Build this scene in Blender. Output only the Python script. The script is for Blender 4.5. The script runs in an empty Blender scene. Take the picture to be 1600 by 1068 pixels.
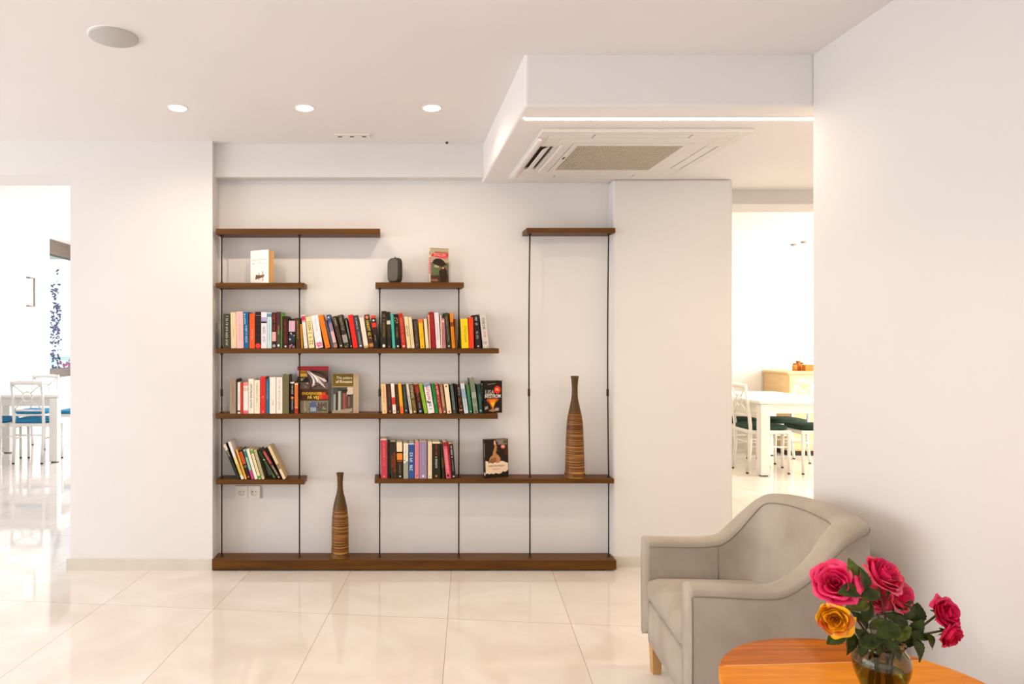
import bpy, bmesh, math, random
from mathutils import Vector, Matrix
random.seed(7)
S = bpy.context.scene
COL = S.collection
PI = math.pi

# ---------------------------------------------------------------- camera
F, CX, CY, CH = 1120.0, 612.0, 534.0, 1.325
cam = bpy.data.cameras.new('camera'); camo = bpy.data.objects.new('camera', cam); COL.objects.link(camo)
camo.location = (0, 0, CH); camo.rotation_euler = (PI/2, 0, 0)
cam.sensor_width = 36; cam.sensor_fit = 'HORIZONTAL'; cam.lens = 36*F/1600
cam.shift_x = (800-CX)/1600; cam.clip_start = .05
S.camera = camo

# ---------------------------------------------------------------- world, exposure, large lights
S.view_settings.view_transform = 'Standard'; S.view_settings.look = 'None'
S.view_settings.gamma = 1; S.view_settings.use_curve_mapping = False
S.view_settings.exposure = 0.34
W = bpy.data.worlds.new('world'); S.world = W; W.use_nodes = True
W.node_tree.nodes['Background'].inputs[0].default_value = (.86, .94, 1, 1)
W.node_tree.nodes['Background'].inputs[1].default_value = 1.0

def area(name, loc, rot, sx, sy, power, col=(1, 1, 1), spread=PI):
    l = bpy.data.lights.new(name, 'AREA'); l.shape = 'RECTANGLE'; l.size = sx; l.size_y = sy
    l.energy = power; l.color = col; l.spread = spread
    o = bpy.data.objects.new(name, l); o.location = loc; o.rotation_euler = rot; COL.objects.link(o); return o
def spot(name, loc, power, col=(1, .8, .6), ang=120, blend=.6, r=.04, rot=(0, 0, 0)):
    l = bpy.data.lights.new(name, 'SPOT'); l.energy = power; l.color = col; l.spot_size = math.radians(ang)
    l.spot_blend = blend; l.shadow_soft_size = r
    o = bpy.data.objects.new(name, l); o.location = loc; o.rotation_euler = rot; COL.objects.link(o); return o
DAY = (1, .975, .965); WARM = (1, .77, .55)
area('daylight_left', (-5.75, .8, 1.25), (0, -PI/2, 0), 2.1, 6.4, 132, DAY)       # glazed front at the left, facing +X
area('rear_warm_fill', (-1.2, -3.3, 1.35), (-PI/2, 0, PI), 5.6, 2.2, 12, (1, .80, .60))      # warm fill light added behind the camera
area('dining_left_fill', (-1.9, 11.6, 1.5), (-PI/2, 0, 0), 3.0, 2.2, 205, DAY) # added out of view to flood the left dining room with light
area('dining_right_fill', (6.6, 6.8, 1.5), (0, PI/2, 0), 2.0, 3.0, 150, (1, .93, .80))  # added at the hidden side wall to brighten the right dining room

# ---------------------------------------------------------------- materials
def lin(c):
    if isinstance(c, str): c = tuple(int(c[i:i+2], 16) for i in (0, 2, 4))
    r = []
    for v in c[:3]:
        v /= 255; r.append(v/12.92 if v <= .04045 else ((v+.055)/1.055)**2.4)
    return (*r, 1)
MC = {}
def mat(name, col, rough=.6, metal=0, spec=.5, **kw):
    if name in MC: return MC[name]
    m = bpy.data.materials.new(name); m.use_nodes = True; b = m.node_tree.nodes['Principled BSDF']
    b.inputs['Base Color'].default_value = lin(col); b.inputs['Roughness'].default_value = rough
    b.inputs['Metallic'].default_value = metal; b.inputs['Specular IOR Level'].default_value = spec
    for k, v in kw.items(): b.inputs[k.replace('_', ' ')].default_value = v
    MC[name] = m; return m
def nd(m, t, **kw):
    n = m.node_tree.nodes.new(t)
    for k, v in kw.items(): setattr(n, k, v)
    return n
def lk(m, a, b): m.node_tree.links.new(a, b)
def cmat(c):      # printed paper of one colour
    return mat('print_'+c, c, .5, spec=.25)
def noisy(name, c1, c2, scale=(1, 1, 1), nscale=5, detail=4, rough=.5, p0=.3, p1=.7, bump=0, spec=.5, coords='Object', rot=0, dist=0):
    m = mat(name, c1, rough, spec=spec); b = m.node_tree.nodes['Principled BSDF']
    tc = nd(m, 'ShaderNodeTexCoord'); mp = nd(m, 'ShaderNodeMapping'); mp.inputs['Scale'].default_value = scale
    mp.inputs['Rotation'].default_value = (0, 0, rot)
    n = nd(m, 'ShaderNodeTexNoise'); n.inputs['Scale'].default_value = nscale; n.inputs['Detail'].default_value = detail
    n.inputs['Distortion'].default_value = dist
    r = nd(m, 'ShaderNodeValToRGB'); r.color_ramp.elements[0].position = p0; r.color_ramp.elements[1].position = p1
    r.color_ramp.elements[0].color = lin(c1); r.color_ramp.elements[1].color = lin(c2)
    lk(m, tc.outputs[coords], mp.inputs[0]); lk(m, mp.outputs[0], n.inputs[0]); lk(m, n.outputs[0], r.inputs[0])
    lk(m, r.outputs[0], b.inputs['Base Color'])
    if bump:
        bp = nd(m, 'ShaderNodeBump'); bp.inputs['Strength'].default_value = bump; bp.inputs['Distance'].default_value = .002
        lk(m, n.outputs[0], bp.inputs['Height']); lk(m, bp.outputs[0], b.inputs['Normal'])
    return m
M = {}
M['wall'] = noisy('white_plaster', (223, 221, 220), (226, 224, 223), nscale=2, rough=.75, spec=.3)
M['ceil'] = noisy('ceiling_paint', (233, 230, 230), (236, 233, 233), nscale=2, rough=.8, spec=.25)
M['trimw'] = mat('white_trim', (235, 233, 229), .4)
M['skirt'] = noisy('marble_skirting', (206, 200, 188), (216, 210, 200), nscale=6, rough=.25)
M['shelf'] = noisy('dark_oak', (78, 46, 6), (102, 64, 14), scale=(.6, 9, 9), nscale=4, detail=6, rough=.45, bump=.12, spec=.22)
M['rod'] = mat('dark_bronze_rod', (52, 38, 26), .45, .6)
M['page'] = noisy('page_edges', (222, 205, 170), (238, 226, 200), scale=(90, 1, 1), nscale=3, rough=.8)
M['page_lit'] = noisy('orange_lit_page_edges', (214, 160, 92), (232, 186, 122), scale=(1, 90, 1), nscale=3, rough=.8)  # orange light falling on the page edges is put into this colour
M['fabric'] = noisy('grey_velvet', (157, 146, 132), (177, 168, 155), nscale=5, detail=5, rough=.85, p0=.35, p1=.65, bump=.1)
M['fabric'].node_tree.nodes['Principled BSDF'].inputs['Sheen Weight'].default_value = .15
M['piping'] = mat('piping_fabric', (140, 129, 116), .9)
M['legwood'] = noisy('light_beech', (190, 145, 88), (208, 164, 104), scale=(6, 6, 1), nscale=5, rough=.4)
M['plankd'] = noisy('teak_dark_plank', (140, 70, 0), (204, 112, 0), scale=(1.2, 14, 1), nscale=3, detail=6, rough=.35, spec=.12, rot=.04, dist=.5)
M['plankl'] = noisy('teak_light_plank', (214, 122, 0), (236, 152, 12), scale=(1.2, 12, 1), nscale=3, detail=6, rough=.35, spec=.12, rot=.04, dist=.5)
M['seam'] = mat('pale_wood_seam', (236, 176, 100), .4)
M['wchair'] = mat('white_lacquer', (240, 238, 232), .4)
M['blue'] = mat('blue_cushion', (34, 128, 176), .9)
M['green'] = mat('dark_green_cushion', (36, 66, 54), .9)
M['cap'] = mat('dark_foot_cap', (60, 48, 38), .7)
M['cab'] = noisy('pale_oak', (216, 184, 132), (226, 196, 148), scale=(1, 1, 6), nscale=3, rough=.5)
M['spk'] = noisy('black_speaker_cloth', (44, 42, 34), (52, 49, 40), nscale=300, rough=.7)
M['spkf'] = noisy('grey_speaker_cloth', (82, 78, 66), (92, 88, 75), nscale=300, rough=.7)
M['ac'] = mat('air_conditioner_plastic', (226, 222, 218), .5)
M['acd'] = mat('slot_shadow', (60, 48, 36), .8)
M['acg'] = mat('grille_grey', (206, 194, 176), .6)
M['grey'] = mat('speaker_grille_paint', (188, 186, 182), .7)
M['socket'] = mat('socket_plastic', (236, 230, 220), .35)
M['socketd'] = mat('socket_hole', (60, 50, 42), .7)
M['stem'] = mat('rose_stem', (62, 78, 30), .5)
M['stemr'] = mat('rose_stem_reddish', (92, 48, 34), .5)
M['leaf'] = noisy('rose_leaf', (30, 42, 6), (66, 80, 20), nscale=40, rough=.5, spec=.25, bump=.3)
M['leafy'] = noisy('rose_leaf_speckled', (56, 70, 14), (116, 122, 48), nscale=60, rough=.5, spec=.25, bump=.3)
M['winframe'] = mat('bronze_window_frame', (104, 94, 86), .5)
def emis(name, col, st):
    m = bpy.data.materials.new(name); m.use_nodes = True; b = m.node_tree.nodes['Principled BSDF']
    b.inputs['Base Color'].default_value = lin(col); b.inputs['Emission Color'].default_value = lin(col)
    b.inputs['Emission Strength'].default_value = st; return m
M['lamp'] = emis('lamp_glow', (255, 238, 212), 14)
M['led'] = emis('led_strip_glow', (255, 240, 218), 9)
M['sconce'] = emis('frosted_glass_lit', (255, 250, 240), .6)

def floor_mat():
    m = mat('marble_tile_floor', (222, 210, 194), .055, spec=.55); nt = m.node_tree; b = nt.nodes['Principled BSDF']
    th = math.radians(6.2); TW, TL = .579, 1.2; U0, V0 = -.1043, 3.443
    g = nd(m, 'ShaderNodeNewGeometry'); s = nd(m, 'ShaderNodeSeparateXYZ'); lk(m, g.outputs['Position'], s.inputs[0])
    def ma(op, a, b_, c=None):
        n = nd(m, 'ShaderNodeMath', operation=op)
        for i, v in enumerate((a, b_, c)):
            if v is None: continue
            if isinstance(v, (int, float)): n.inputs[i].default_value = v
            else: lk(m, v, n.inputs[i])
        return n.outputs[0]
    X, Y = s.outputs[0], s.outputs[1]
    u = ma('SUBTRACT', ma('MULTIPLY', X, math.cos(th)), ma('MULTIPLY', Y, math.sin(th)))
    v = ma('ADD', ma('MULTIPLY', X, math.sin(th)), ma('MULTIPLY', Y, math.cos(th)))
    uu = ma('DIVIDE', ma('SUBTRACT', u, U0), TW); vv = ma('DIVIDE', ma('SUBTRACT', v, V0), TL)
    fu, fv = ma('FLOOR', uu, 0), ma('FLOOR', vv, 0)
    du = ma('MULTIPLY', ma('SUBTRACT', .5, ma('ABSOLUTE', ma('SUBTRACT', ma('SUBTRACT', uu, fu), .5), 0)), TW)
    dv = ma('MULTIPLY', ma('SUBTRACT', .5, ma('ABSOLUTE', ma('SUBTRACT', ma('SUBTRACT', vv, fv), .5), 0)), TL)
    gr = ma('LESS_THAN', ma('MINIMUM', du, dv), .0013)
    cb = nd(m, 'ShaderNodeCombineXYZ'); lk(m, fu, cb.inputs[0]); lk(m, fv, cb.inputs[1])
    wn = nd(m, 'ShaderNodeTexWhiteNoise'); lk(m, cb.outputs[0], wn.inputs[0])
    va = nd(m, 'ShaderNodeVectorMath', operation='MULTIPLY_ADD'); lk(m, wn.outputs[1], va.inputs[0])
    va.inputs[1].default_value = (9, 9, 9); lk(m, g.outputs['Position'], va.inputs[2])
    n1 = nd(m, 'ShaderNodeTexNoise'); n1.inputs['Scale'].default_value = 2.2; n1.inputs['Detail'].default_value = 7; n1.inputs['Distortion'].default_value = 1.2
    lk(m, va.outputs[0], n1.inputs[0])
    r = nd(m, 'ShaderNodeValToRGB'); e = r.color_ramp.elements
    e[0].position, e[0].color = .3, lin((219, 211, 203)); e[1].position, e[1].color = .72, lin((232, 228, 224))
    x = e.new(.5); x.color = lin((226, 219, 212))
    lk(m, n1.outputs[0], r.inputs[0])
    mx = nd(m, 'ShaderNodeMix', data_type='RGBA'); lk(m, gr, mx.inputs[0]); lk(m, r.outputs[0], mx.inputs[6]); mx.inputs[7].default_value = lin((168, 152, 132))
    lk(m, mx.outputs[2], b.inputs['Base Color'])
    return m
M['floor'] = floor_mat()

def vase_mat(name, zt):
    m = mat(name, (120, 80, 30), .4, spec=.3); b = m.node_tree.nodes['Principled BSDF']
    tc = nd(m, 'ShaderNodeTexCoord'); mp = nd(m, 'ShaderNodeMapping'); mp.inputs['Scale'].default_value = (.3, .3, 58)
    n = nd(m, 'ShaderNodeTexNoise'); n.inputs['Scale'].default_value = 1.3; n.inputs['Detail'].default_value = 3
    lk(m, tc.outputs['Object'], mp.inputs[0]); lk(m, mp.outputs[0], n.inputs[0])
    r = nd(m, 'ShaderNodeValToRGB'); e = r.color_ramp.elements
    e[0].position, e[0].color = .30, lin((44, 26, 6)); e[1].position, e[1].color = .72, lin((62, 36, 8))
    for p, c in ((.40, (92, 56, 10)), (.445, (70, 40, 8)), (.455, (214, 158, 78)), (.475, (78, 44, 8)), (.52, (104, 60, 12)), (.545, (84, 48, 10)), (.555, (226, 166, 84)), (.575, (110, 62, 12)), (.61, (140, 78, 20)), (.65, (84, 48, 10))): x = e.new(p); x.color = lin(c)
    lk(m, n.outputs[0], r.inputs[0])
    s = nd(m, 'ShaderNodeSeparateXYZ'); lk(m, tc.outputs['Object'], s.inputs[0])
    k = nd(m, 'ShaderNodeMath', operation='GREATER_THAN'); k.inputs[1].default_value = zt; lk(m, s.outputs[2], k.inputs[0])
    mx = nd(m, 'ShaderNodeMix', data_type='RGBA'); lk(m, k.outputs[0], mx.inputs[0]); lk(m, r.outputs[0], mx.inputs[6])
    mx.inputs[7].default_value = lin((80, 56, 14)); lk(m, mx.outputs[2], b.inputs['Base Color'])
    bp = nd(m, 'ShaderNodeBump'); bp.inputs['Strength'].default_value = .5; bp.inputs['Distance'].default_value = .003
    lk(m, n.outputs[0], bp.inputs['Height']); lk(m, bp.outputs[0], b.inputs['Normal'])
    return m

# ---------------------------------------------------------------- mesh helpers
def at(px, py, Y): return Vector(((px-CX)/F*Y, Y, CH-(py-CY)/F*Y))
class MB:
    """collects shapes into one mesh"""
    def __init__(s): s.v = []; s.f = []; s.mi = []; s.mats = []; s.sm = []
    def m(s, mt):
        if mt not in s.mats: s.mats.append(mt)
        return s.mats.index(mt)
    def add(s, vs, fs, mt, smooth=False, T=None):
        o = len(s.v); i = s.m(mt)
        s.v += [tuple(T @ Vector(p)) if T else tuple(p) for p in vs]
        for f in fs: s.f.append([o+k for k in f]); s.mi.append(i); s.sm.append(smooth)
        return s
    def box(s, a, b, mt, ch=0, T=None):
        x0, y0, z0 = a; x1, y1, z1 = b
        if ch <= 0:
            vs = [(x, y, z) for z in (z0, z1) for y in (y0, y1) for x in (x0, x1)]
            return s.add(vs, [(0, 2, 3, 1), (4, 5, 7, 6), (0, 1, 5, 4), (2, 6, 7, 3), (0, 4, 6, 2), (1, 3, 7, 5)], mt, False, T)
        bm = bmesh.new(); bmesh.ops.create_cube(bm, size=1)
        for v in bm.verts: v.co = Vector(((x0+x1)/2+v.co.x*(x1-x0), (y0+y1)/2+v.co.y*(y1-y0), (z0+z1)/2+v.co.z*(z1-z0)))
        bmesh.ops.bevel(bm, geom=bm.edges[:], offset=ch, segments=2, affect='EDGES', profile=.5)
        bm.verts.index_update()
        s.add([v.co.copy() for v in bm.verts], [[v.index for v in f.verts] for f in bm.faces], mt, False, T); bm.free(); return s
    def tube(s, pts, r, mt, n=10, cap=True, T=None):
        pts = [Vector(p) for p in pts]; rs = r if isinstance(r, (list, tuple)) else [r]*len(pts)
        vs, fs = [], []; up = Vector((0, 0, 1))
        for i, p in enumerate(pts):
            d = (pts[min(i+1, len(pts)-1)]-pts[max(i-1, 0)]).normalized()
            a = d.cross(up if abs(d.z) < .9 else Vector((0, 1, 0))).normalized(); b = d.cross(a)
            if i and a.dot(pa) < 0: a = -a; b = -b
            pa = a
            for k in range(n): t = 2*PI*k/n; vs.append(p+(a*math.cos(t)+b*math.sin(t))*rs[i])
        for i in range(len(pts)-1):
            for k in range(n): fs.append((i*n+k, i*n+(k+1) % n, (i+1)*n+(k+1) % n, (i+1)*n+k))
        if cap: fs += [tuple(range(n)), tuple(range((len(pts)-1)*n, len(pts)*n))]
        return s.add(vs, fs, mt, True, T)
    def lathe(s, prof, mt, n=32, c=(0, 0, 0), T=None):
        vs, fs = [], []
        for r, z in prof:
            for k in range(n): t = 2*PI*k/n; vs.append((c[0]+r*math.cos(t), c[1]+r*math.sin(t), c[2]+z))
        for i in range(len(prof)-1):
            for k in range(n): fs.append((i*n+k, i*n+(k+1) % n, (i+1)*n+(k+1) % n, (i+1)*n+k))
        return s.add(vs, fs, mt, True, T)
    def cyl(s, c, r, h, mt, n=24, T=None, axis='z'):
        A = Matrix.Identity(4)
        if axis == 'y': A = Matrix.Rotation(PI/2, 4, 'X')
        if axis == 'x': A = Matrix.Rotation(PI/2, 4, 'Y')
        TT = Matrix.Translation(c) @ A
        if T: TT = T @ TT
        vs = [(r*math.cos(2*PI*k/n), r*math.sin(2*PI*k/n), z) for z in (-h/2, h/2) for k in range(n)]
        fs = [(k, (k+1) % n, n+(k+1) % n, n+k) for k in range(n)]
        s.add(vs, fs, mt, True, TT); o = len(s.v)-2*n; i = s.m(mt)
        s.f += [[o+k for k in range(n)][::-1], [o+n+k for k in range(n)]]; s.mi += [i, i]; s.sm += [False, False]; return s
    def poly(s, pts, y, mt, th=.0004, T=None):      # flat printed shape in the XZ plane facing -Y, with thickness
        n = len(pts); vs = [(x, y-th, z) for x, z in pts]+[(x, y, z) for x, z in pts]
        fs = [tuple(range(n)), tuple(range(2*n-1, n-1, -1))]+[(k, n+k, n+(k+1) % n, (k+1) % n) for k in range(n)]
        return s.add(vs, fs, mt, False, T)
    def build(s, name, parent=None, loc=None, rot=None):
        me = bpy.data.meshes.new(name); me.from_pydata([tuple(v) for v in s.v], [], s.f)
        for m_ in s.mats: me.materials.append(m_)
        me.polygons.foreach_set('material_index', s.mi); me.polygons.foreach_set('use_smooth', s.sm)
        bm = bmesh.new(); bm.from_mesh(me); bmesh.ops.recalc_face_normals(bm, faces=bm.faces[:]); bm.to_mesh(me); bm.free()
        me.update()
        o = bpy.data.objects.new(name, me); COL.objects.link(o)
        if parent: o.parent = parent
        if loc is not None: o.location = loc
        if rot is not None: o.rotation_euler = rot
        return o
def thing(name, label, cat, loc=(0, 0, 0), rot=(0, 0, 0), group=None):
    o = bpy.data.objects.new(name, None); COL.objects.link(o); o.location = loc; o.rotation_euler = rot
    o.empty_display_size = .05; return tag(o, label, cat, group)
def tag(o, label, cat, group=None):
    o['label'] = label; o['category'] = cat
    if group: o['group'] = group
    return o
def struct(o, label=None, cat=None):
    o['kind'] = 'structure'
    if label: o['label'] = label
    if cat: o['category'] = cat
    return o
def sbox(name, a, b, mt, ch=0, label=None): return struct(MB().box(a, b, mt, ch).build(name), label)
def copy_tree(o, parent=None):
    c = o.copy(); COL.objects.link(c)
    if parent: c.parent = parent
    for ch in list(o.children): copy_tree(ch, c)
    return c
def text(s, size, mt, parent, loc, rot=(PI/2, 0, 0), sx=1, bold=0, align='CENTER', name='title_lettering'):
    cu = bpy.data.curves.new('lettering', 'FONT'); cu.body = s; cu.size = size; cu.align_x = align; cu.align_y = 'CENTER'
    cu.extrude = .0003; cu.offset = bold; cu.resolution_u = 2
    t = bpy.data.objects.new('lettering', cu); COL.objects.link(t); bpy.context.view_layer.update()
    me = bpy.data.meshes.new_from_object(t.evaluated_get(bpy.context.evaluated_depsgraph_get()))
    bpy.data.objects.remove(t); me.name = name; me.materials.clear(); me.materials.append(mt)
    o = bpy.data.objects.new(name, me); COL.objects.link(o); o.parent = parent
    o.location = loc; o.rotation_euler = rot; o.scale = (sx, 1, 1); return o

# ---------------------------------------------------------------- the setting
CEIL = CH+1.168                      # 2.493
COLY, PIERY, WALLY = 4.169, 4.228, 4.318
XA, XB, XP0, XP1 = -1.869, -1.042, 1.306, 2.012
SOFZ, SOFY, SOFX = CH+.959, 2.919, .542
struct(MB().box((-8, -4, -.05), (8, 13, 0), M['floor']).build('floor'))
sbox('ceiling', (-8, -4, CEIL), (8, 4.45, CEIL+.06), M['ceil'])
sbox('ceiling_left', (-8, 4.45, CH+1.5), (-.1, 13, CH+1.56), M['ceil'])
sbox('ceiling_right', (-.1, 4.80, CEIL), (8, 13, CEIL+.06), M['ceil'])
LINZ = 2.298
sbox('wall_back_left', (XA, COLY, 0), (XB, 4.46, CEIL), M['wall'])
sbox('wall_back_lintel_left', (-8, COLY, LINZ), (XA, 4.46, CH+1.5), M['wall'])
sbox('wall_back', (XB, WALLY, 0), (XP0, 4.46, CEIL), M['wall'])
sbox('trim_1', (XB, PIERY, 2.2965), (SOFX+.02, WALLY, CEIL), M['wall'])
sbox('wall_back_right', (XP0, PIERY, 0), (XP1, 4.52, SOFZ), M['wall'], .012)
sbox('trim_2', (XP1, 4.524, CH+.870), (8, 4.81, CEIL), M['wall'])
sbox('wall_above_right', (XB, 4.46, SOFZ), (XP1, 4.81, CEIL), M['wall'])
sbox('wall_right', (1.7155, -4, 0), (1.93, 2.9155, CEIL), M['wall'])
# dining rooms beyond
LX = -4.95
mb = MB().box((LX-.2, 4.46, 0), (LX, 10.37, 2.83), M['wall']).box((LX-.2, 10.37, 0), (LX, 12, .80), M['wall']).box((LX-.2, 12, 0), (LX, 13, 2.83), M['wall'])
struct(mb.build('wall_left_dining'))
sbox('wall_far_left_a', (LX, 11.9, 2.75), (-.1, 12.1, 2.83), M['wall'])
sbox('wall_far_left_b', (LX, 11.9, 0), (-.1, 12.1, .35), M['wall'])
sbox('wall_partition', (-.1, 4.46, 0), (.1, 13, CH+1.5), M['wall'])
sbox('wall_far_right_a', (.1, 8.9, 0), (4.9, 9.1, CEIL), M['wall'])
sbox('wall_far_right_b', (4.9, 8.98, 0), (7.0, 9.18, CEIL), M['wall'])
sbox('wall_side_dining', (6.9, 2.5, 0), (7.05, 9.1, CEIL), M['wall'])
sbox('wall_passage_end', (1.93, 2.3, 0), (6.9, 2.5, CEIL), M['wall'])
# main room: left and rear walls with window openings
mb = MB().box((-6.05, -4, 0), (-5.9, 4.46, .12), M['wall']).box((-6.05, -4, 2.4), (-5.9, 4.46, 2.9), M['wall']).box((-6.05, -4, .12), (-5.9, -2.4, 2.4), M['wall']).box((-6.05, 4.1, .12), (-5.9, 4.46, 2.4), M['wall'])
struct(mb.build('wall_left'))
mb = MB().box((-6, -3.65, 0), (1.72, -3.5, .2), M['wall']).box((-6, -3.65, 2.45), (1.72, -3.5, CEIL), M['wall']).box((-6, -3.65, .2), (-4, -3.5, 2.45), M['wall']).box((1.6, -3.65, .2), (1.72, -3.5, 2.45), M['wall'])
struct(mb.build('wall_rear'))
# skirting
sbox('baseboard_left', (XA-.018, COLY-.012, 0), (XB, COLY, .067), M['skirt'])
sbox('baseboard_right', (XP0, PIERY-.012, 0), (XP1, PIERY, .064), M['skirt'])
sbox('baseboard_wall', (1.7035, -3.5, 0), (1.7155, 2.9155, .064), M['skirt'])

# soffit with rounded lower edge and a slot for the light strip
def soffit():
    r = .013; T = []
    mb = MB()
    # outline (plan) with rounded corner at front-left
    x0, y0, x1, y1 = SOFX, SOFY, 6.9, 4.524
    n = 6
    def ring(ins, z):
        pts = []
        for k in range(n+1):
            a = PI+PI/2*k/n
            rr = max(r-ins, .001)
            pts.append((x0+r+rr*math.cos(a), y0+r+rr*math.sin(a), z))
        pts += [(x1, y0+ins, z), (x1, y1, z), (x0+ins, y1, z)]
        return pts
    rings = [ring(0, CEIL+.01), ring(0, SOFZ+r)]
    for k in range(1, 6):
        a = PI/2*k/5; rings.append(ring(r*(1-math.cos(a)), SOFZ+r*(1-math.sin(a))))
    m_ = len(rings[0]); vs = [p for R in rings for p in R]; fs = []
    for i in range(len(rings)-1):
        for k in range(m_): fs.append((i*m_+k, i*m_+(k+1) % m_, (i+1)*m_+(k+1) % m_, (i+1)*m_+k))
    fs.append(tuple(range((len(rings)-1)*m_, len(rings)*m_)))
    mb.add(vs, fs, M['ceil']); return struct(mb.build('ceiling_soffit'))
soffit()

# ---------------------------------------------------------------- lamps and ceiling fittings
led = thing('light_strip', 'thin glowing light strip set across the underside of the lowered ceiling', 'light', (SOFX+.03, 3.07, SOFZ))
MB().box((0, -.012, -.006), (3.2, .012, -.001), M['led']).build('glowing_diffuser', led)
MB().box((-.004, -.016, -.004), (3.21, -.012, 0), M['trimw']).box((-.004, .012, -.004), (3.21, .016, 0), M['trimw']).build('channel', led)
area('light_strip_light', (2.1, 3.07, SOFZ-.01), (0, 0, 0), 3.1, .03, 9, WARM)

for i, (px, w) in enumerate(((278, 'leftmost, above the left wall pier'), (476, 'middle one of the row of three'), (675, 'rightmost, nearest the lowered ceiling'))):
    p = at(px, 168, 3.574)
    t = thing('downlight', 'small round glowing recessed ceiling spotlight, '+w, 'ceiling light', (p.x, p.y, CEIL), group='recessed ceiling spotlights')
    MB().lathe([(.040, .0), (.041, -.003), (.047, -.004), (.05, 0)], M['trimw']).build('trim_ring', t)
    MB().cyl((0, 0, -.0045), .040, .003, M['lamp']).build('bulb', t)
    spot('downlight_beam', (p.x, p.y, CEIL-.02), 12.5, WARM, 168, .9, .02)
spot('dining_fill_spot', (3.6, 6.2, CEIL-.03), 42, (1, .80, .55), 150, .6, .05)  # three warm spots without fittings, added to brighten the right dining room
spot('dining_fill_spot', (4.6, 7.8, CEIL-.03), 42, (1, .80, .55), 150, .6, .05)
spot('dining_fill_spot', (2.6, 7.8, CEIL-.03), 42, (1, .80, .55), 150, .6, .05)
spot('room_fill_spot', (.2, 1.7, CEIL-.03), 30, (1, .70, .45), 140, .6, .05)  # two unseen spots added for general warm light in the main room
spot('room_fill_spot', (-1.3, 1.7, CEIL-.03), 28, (1, .72, .48), 140, .6, .05)
spot('passage_fill_spot', (2.7, 3.2, SOFZ-.03), 12, (1, .60, .33), 150, .6, .05)  # unseen spot added behind the right wall to warm the passage

t = thing('ceiling_speaker', 'round flat grey speaker cover on the white ceiling at upper left', 'speaker', at(178, 56, 2.737))
t.location.z = CEIL
MB().lathe([(.001, -.010), (.088, -.010), (.0905, -.008), (.0905, 0)], M['grey'], 48).build('grille', t)
MB().lathe([(.0905, -.003), (.0935, -.003), (.0945, 0)], M['trimw'], 48).build('rim', t)

p = at(550, 211, 4.05)
t = thing('ceiling_switch_plate', 'slim white ceiling plate with three small dark points near the shelf wall', 'sensor plate', (p.x, 4.05, CEIL))
MB().box((-.1, -.035, -.008), (.1, .035, 0), M['socket'], .002).build('plate', t)
for k in (-1, 0, 1): MB().box((k*.068-.012, -.006, -.0105), (k*.068+.012, .006, -.008), M['socketd'], .001).build('sensor_point', t)
p = at(698, 223, 4.2)
tag(MB().lathe([(.001, -.012), (.006, -.01), (.009, 0)], M['socketd'], 16).build('ceiling_hook', None, (p.x, 4.19, CEIL)), 'tiny dark hook on the ceiling edge above the shelves', 'hook')
for px, py in ((1240, 381), (1256, 377)):
    Y = 1.168*1120/(534-py)
    p = at(px, py, Y)
    tag(MB().lathe([(.001, -.02), (.03, -.02), (.035, 0)], mat('fitting_grey', (150, 140, 128), .5), 16).build('ceiling_fitting', None, (p.x, Y, CEIL)),
        'small pale ceiling fitting in the right dining room, %s of the pair' % ('left' if px == 1240 else 'right'), 'ceiling fitting', 'dining room ceiling fittings')

# air conditioner cassette
t = thing('air_conditioner', 'square white cassette air conditioner with fine grey grille in the lowered ceiling', 'air conditioner', (1.15, 3.69, SOFZ))
mb = MB(); A = .475
fr = lambda x0, y0, x1, y1, z0=-.016, z1=0: mb.box((x0, y0, z0), (x1, y1, z1), M['ac'], .003)
# frame built around four slots and the centre intake
IN = .262; S0, S1 = .365, .43
fr(-A, -A, A, -S1); fr(-A, S1, A, A); fr(-A, -S1, -S1, S1); fr(S1, -S1, A, S1)
for sx in (-1, 1):
    for sy in (-1, 1): fr(min(sx*S1, sx*.225), min(sy*S0, sy*S1), max(sx*S1, sx*.225), max(sy*S0, sy*S1))
for sx in (-1, 1):
    for sy in (-1, 1):
        x0, x1 = sorted((sx*S0, sx*S1)); y0, y1 = sorted((sy*S0, sy*.225)); fr(x0, y0, x1, y1)
fr(-S0, -S0, S0, -.285); fr(-S0, .285, S0, S0); fr(-S0, -.285, -.285, .285); fr(.285, -.285, S0, .285)
mb.build('panel_frame', t)
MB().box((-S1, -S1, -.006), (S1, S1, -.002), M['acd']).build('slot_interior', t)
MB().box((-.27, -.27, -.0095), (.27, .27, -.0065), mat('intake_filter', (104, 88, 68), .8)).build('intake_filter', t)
mb = MB()
for x0, y0, x1, y1 in ((-.22, -S1+.008, .22, -S0-.004), (-.22, S0+.004, .22, S1-.008), (S0+.006, -.22, S1-.006, .22)):
    MB().box((x0, y0, -.015), (x1, y1, -.008), M['ac'], .002).build('air_vane', t)
MB().box((-.0045-.018, -.215, -.003), (.018, .215, .003), M['ac'], .001).build('air_vane', t, (-.398, 0, -.018), (0, math.radians(-28), 0))
mb = MB()
mb.box((-.283, -.283, -.018), (-.257, .283, -.012), M['ac'], .001).box((.257, -.283, -.018), (.283, .283, -.012), M['ac'], .001)
mb.box((-.257, -.283, -.018), (.257, -.242, -.012), M['ac'], .001).box((-.257, .242, -.018), (.257, .283, -.012), M['ac'], .001)
g = mb.build('intake_panel', t)
mb = MB()
for k in range(40): x = -.252+k*.504/39; mb.box((x-.0033, -.242, -.017), (x+.0033, .242, -.012), M['acg'])
for k in range(9): y = -.2+k*.05; mb.box((-.257, y-.001, -.0175), (.257, y+.001, -.012), M['acg'])
mb.build('grille_slats', g)
MB().box((-.02, -.004, -.020), (.02, .004, -.018), M['acd']).build('latch', g, (-.27, -.02, 0), (0, 0, PI/2))
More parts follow.
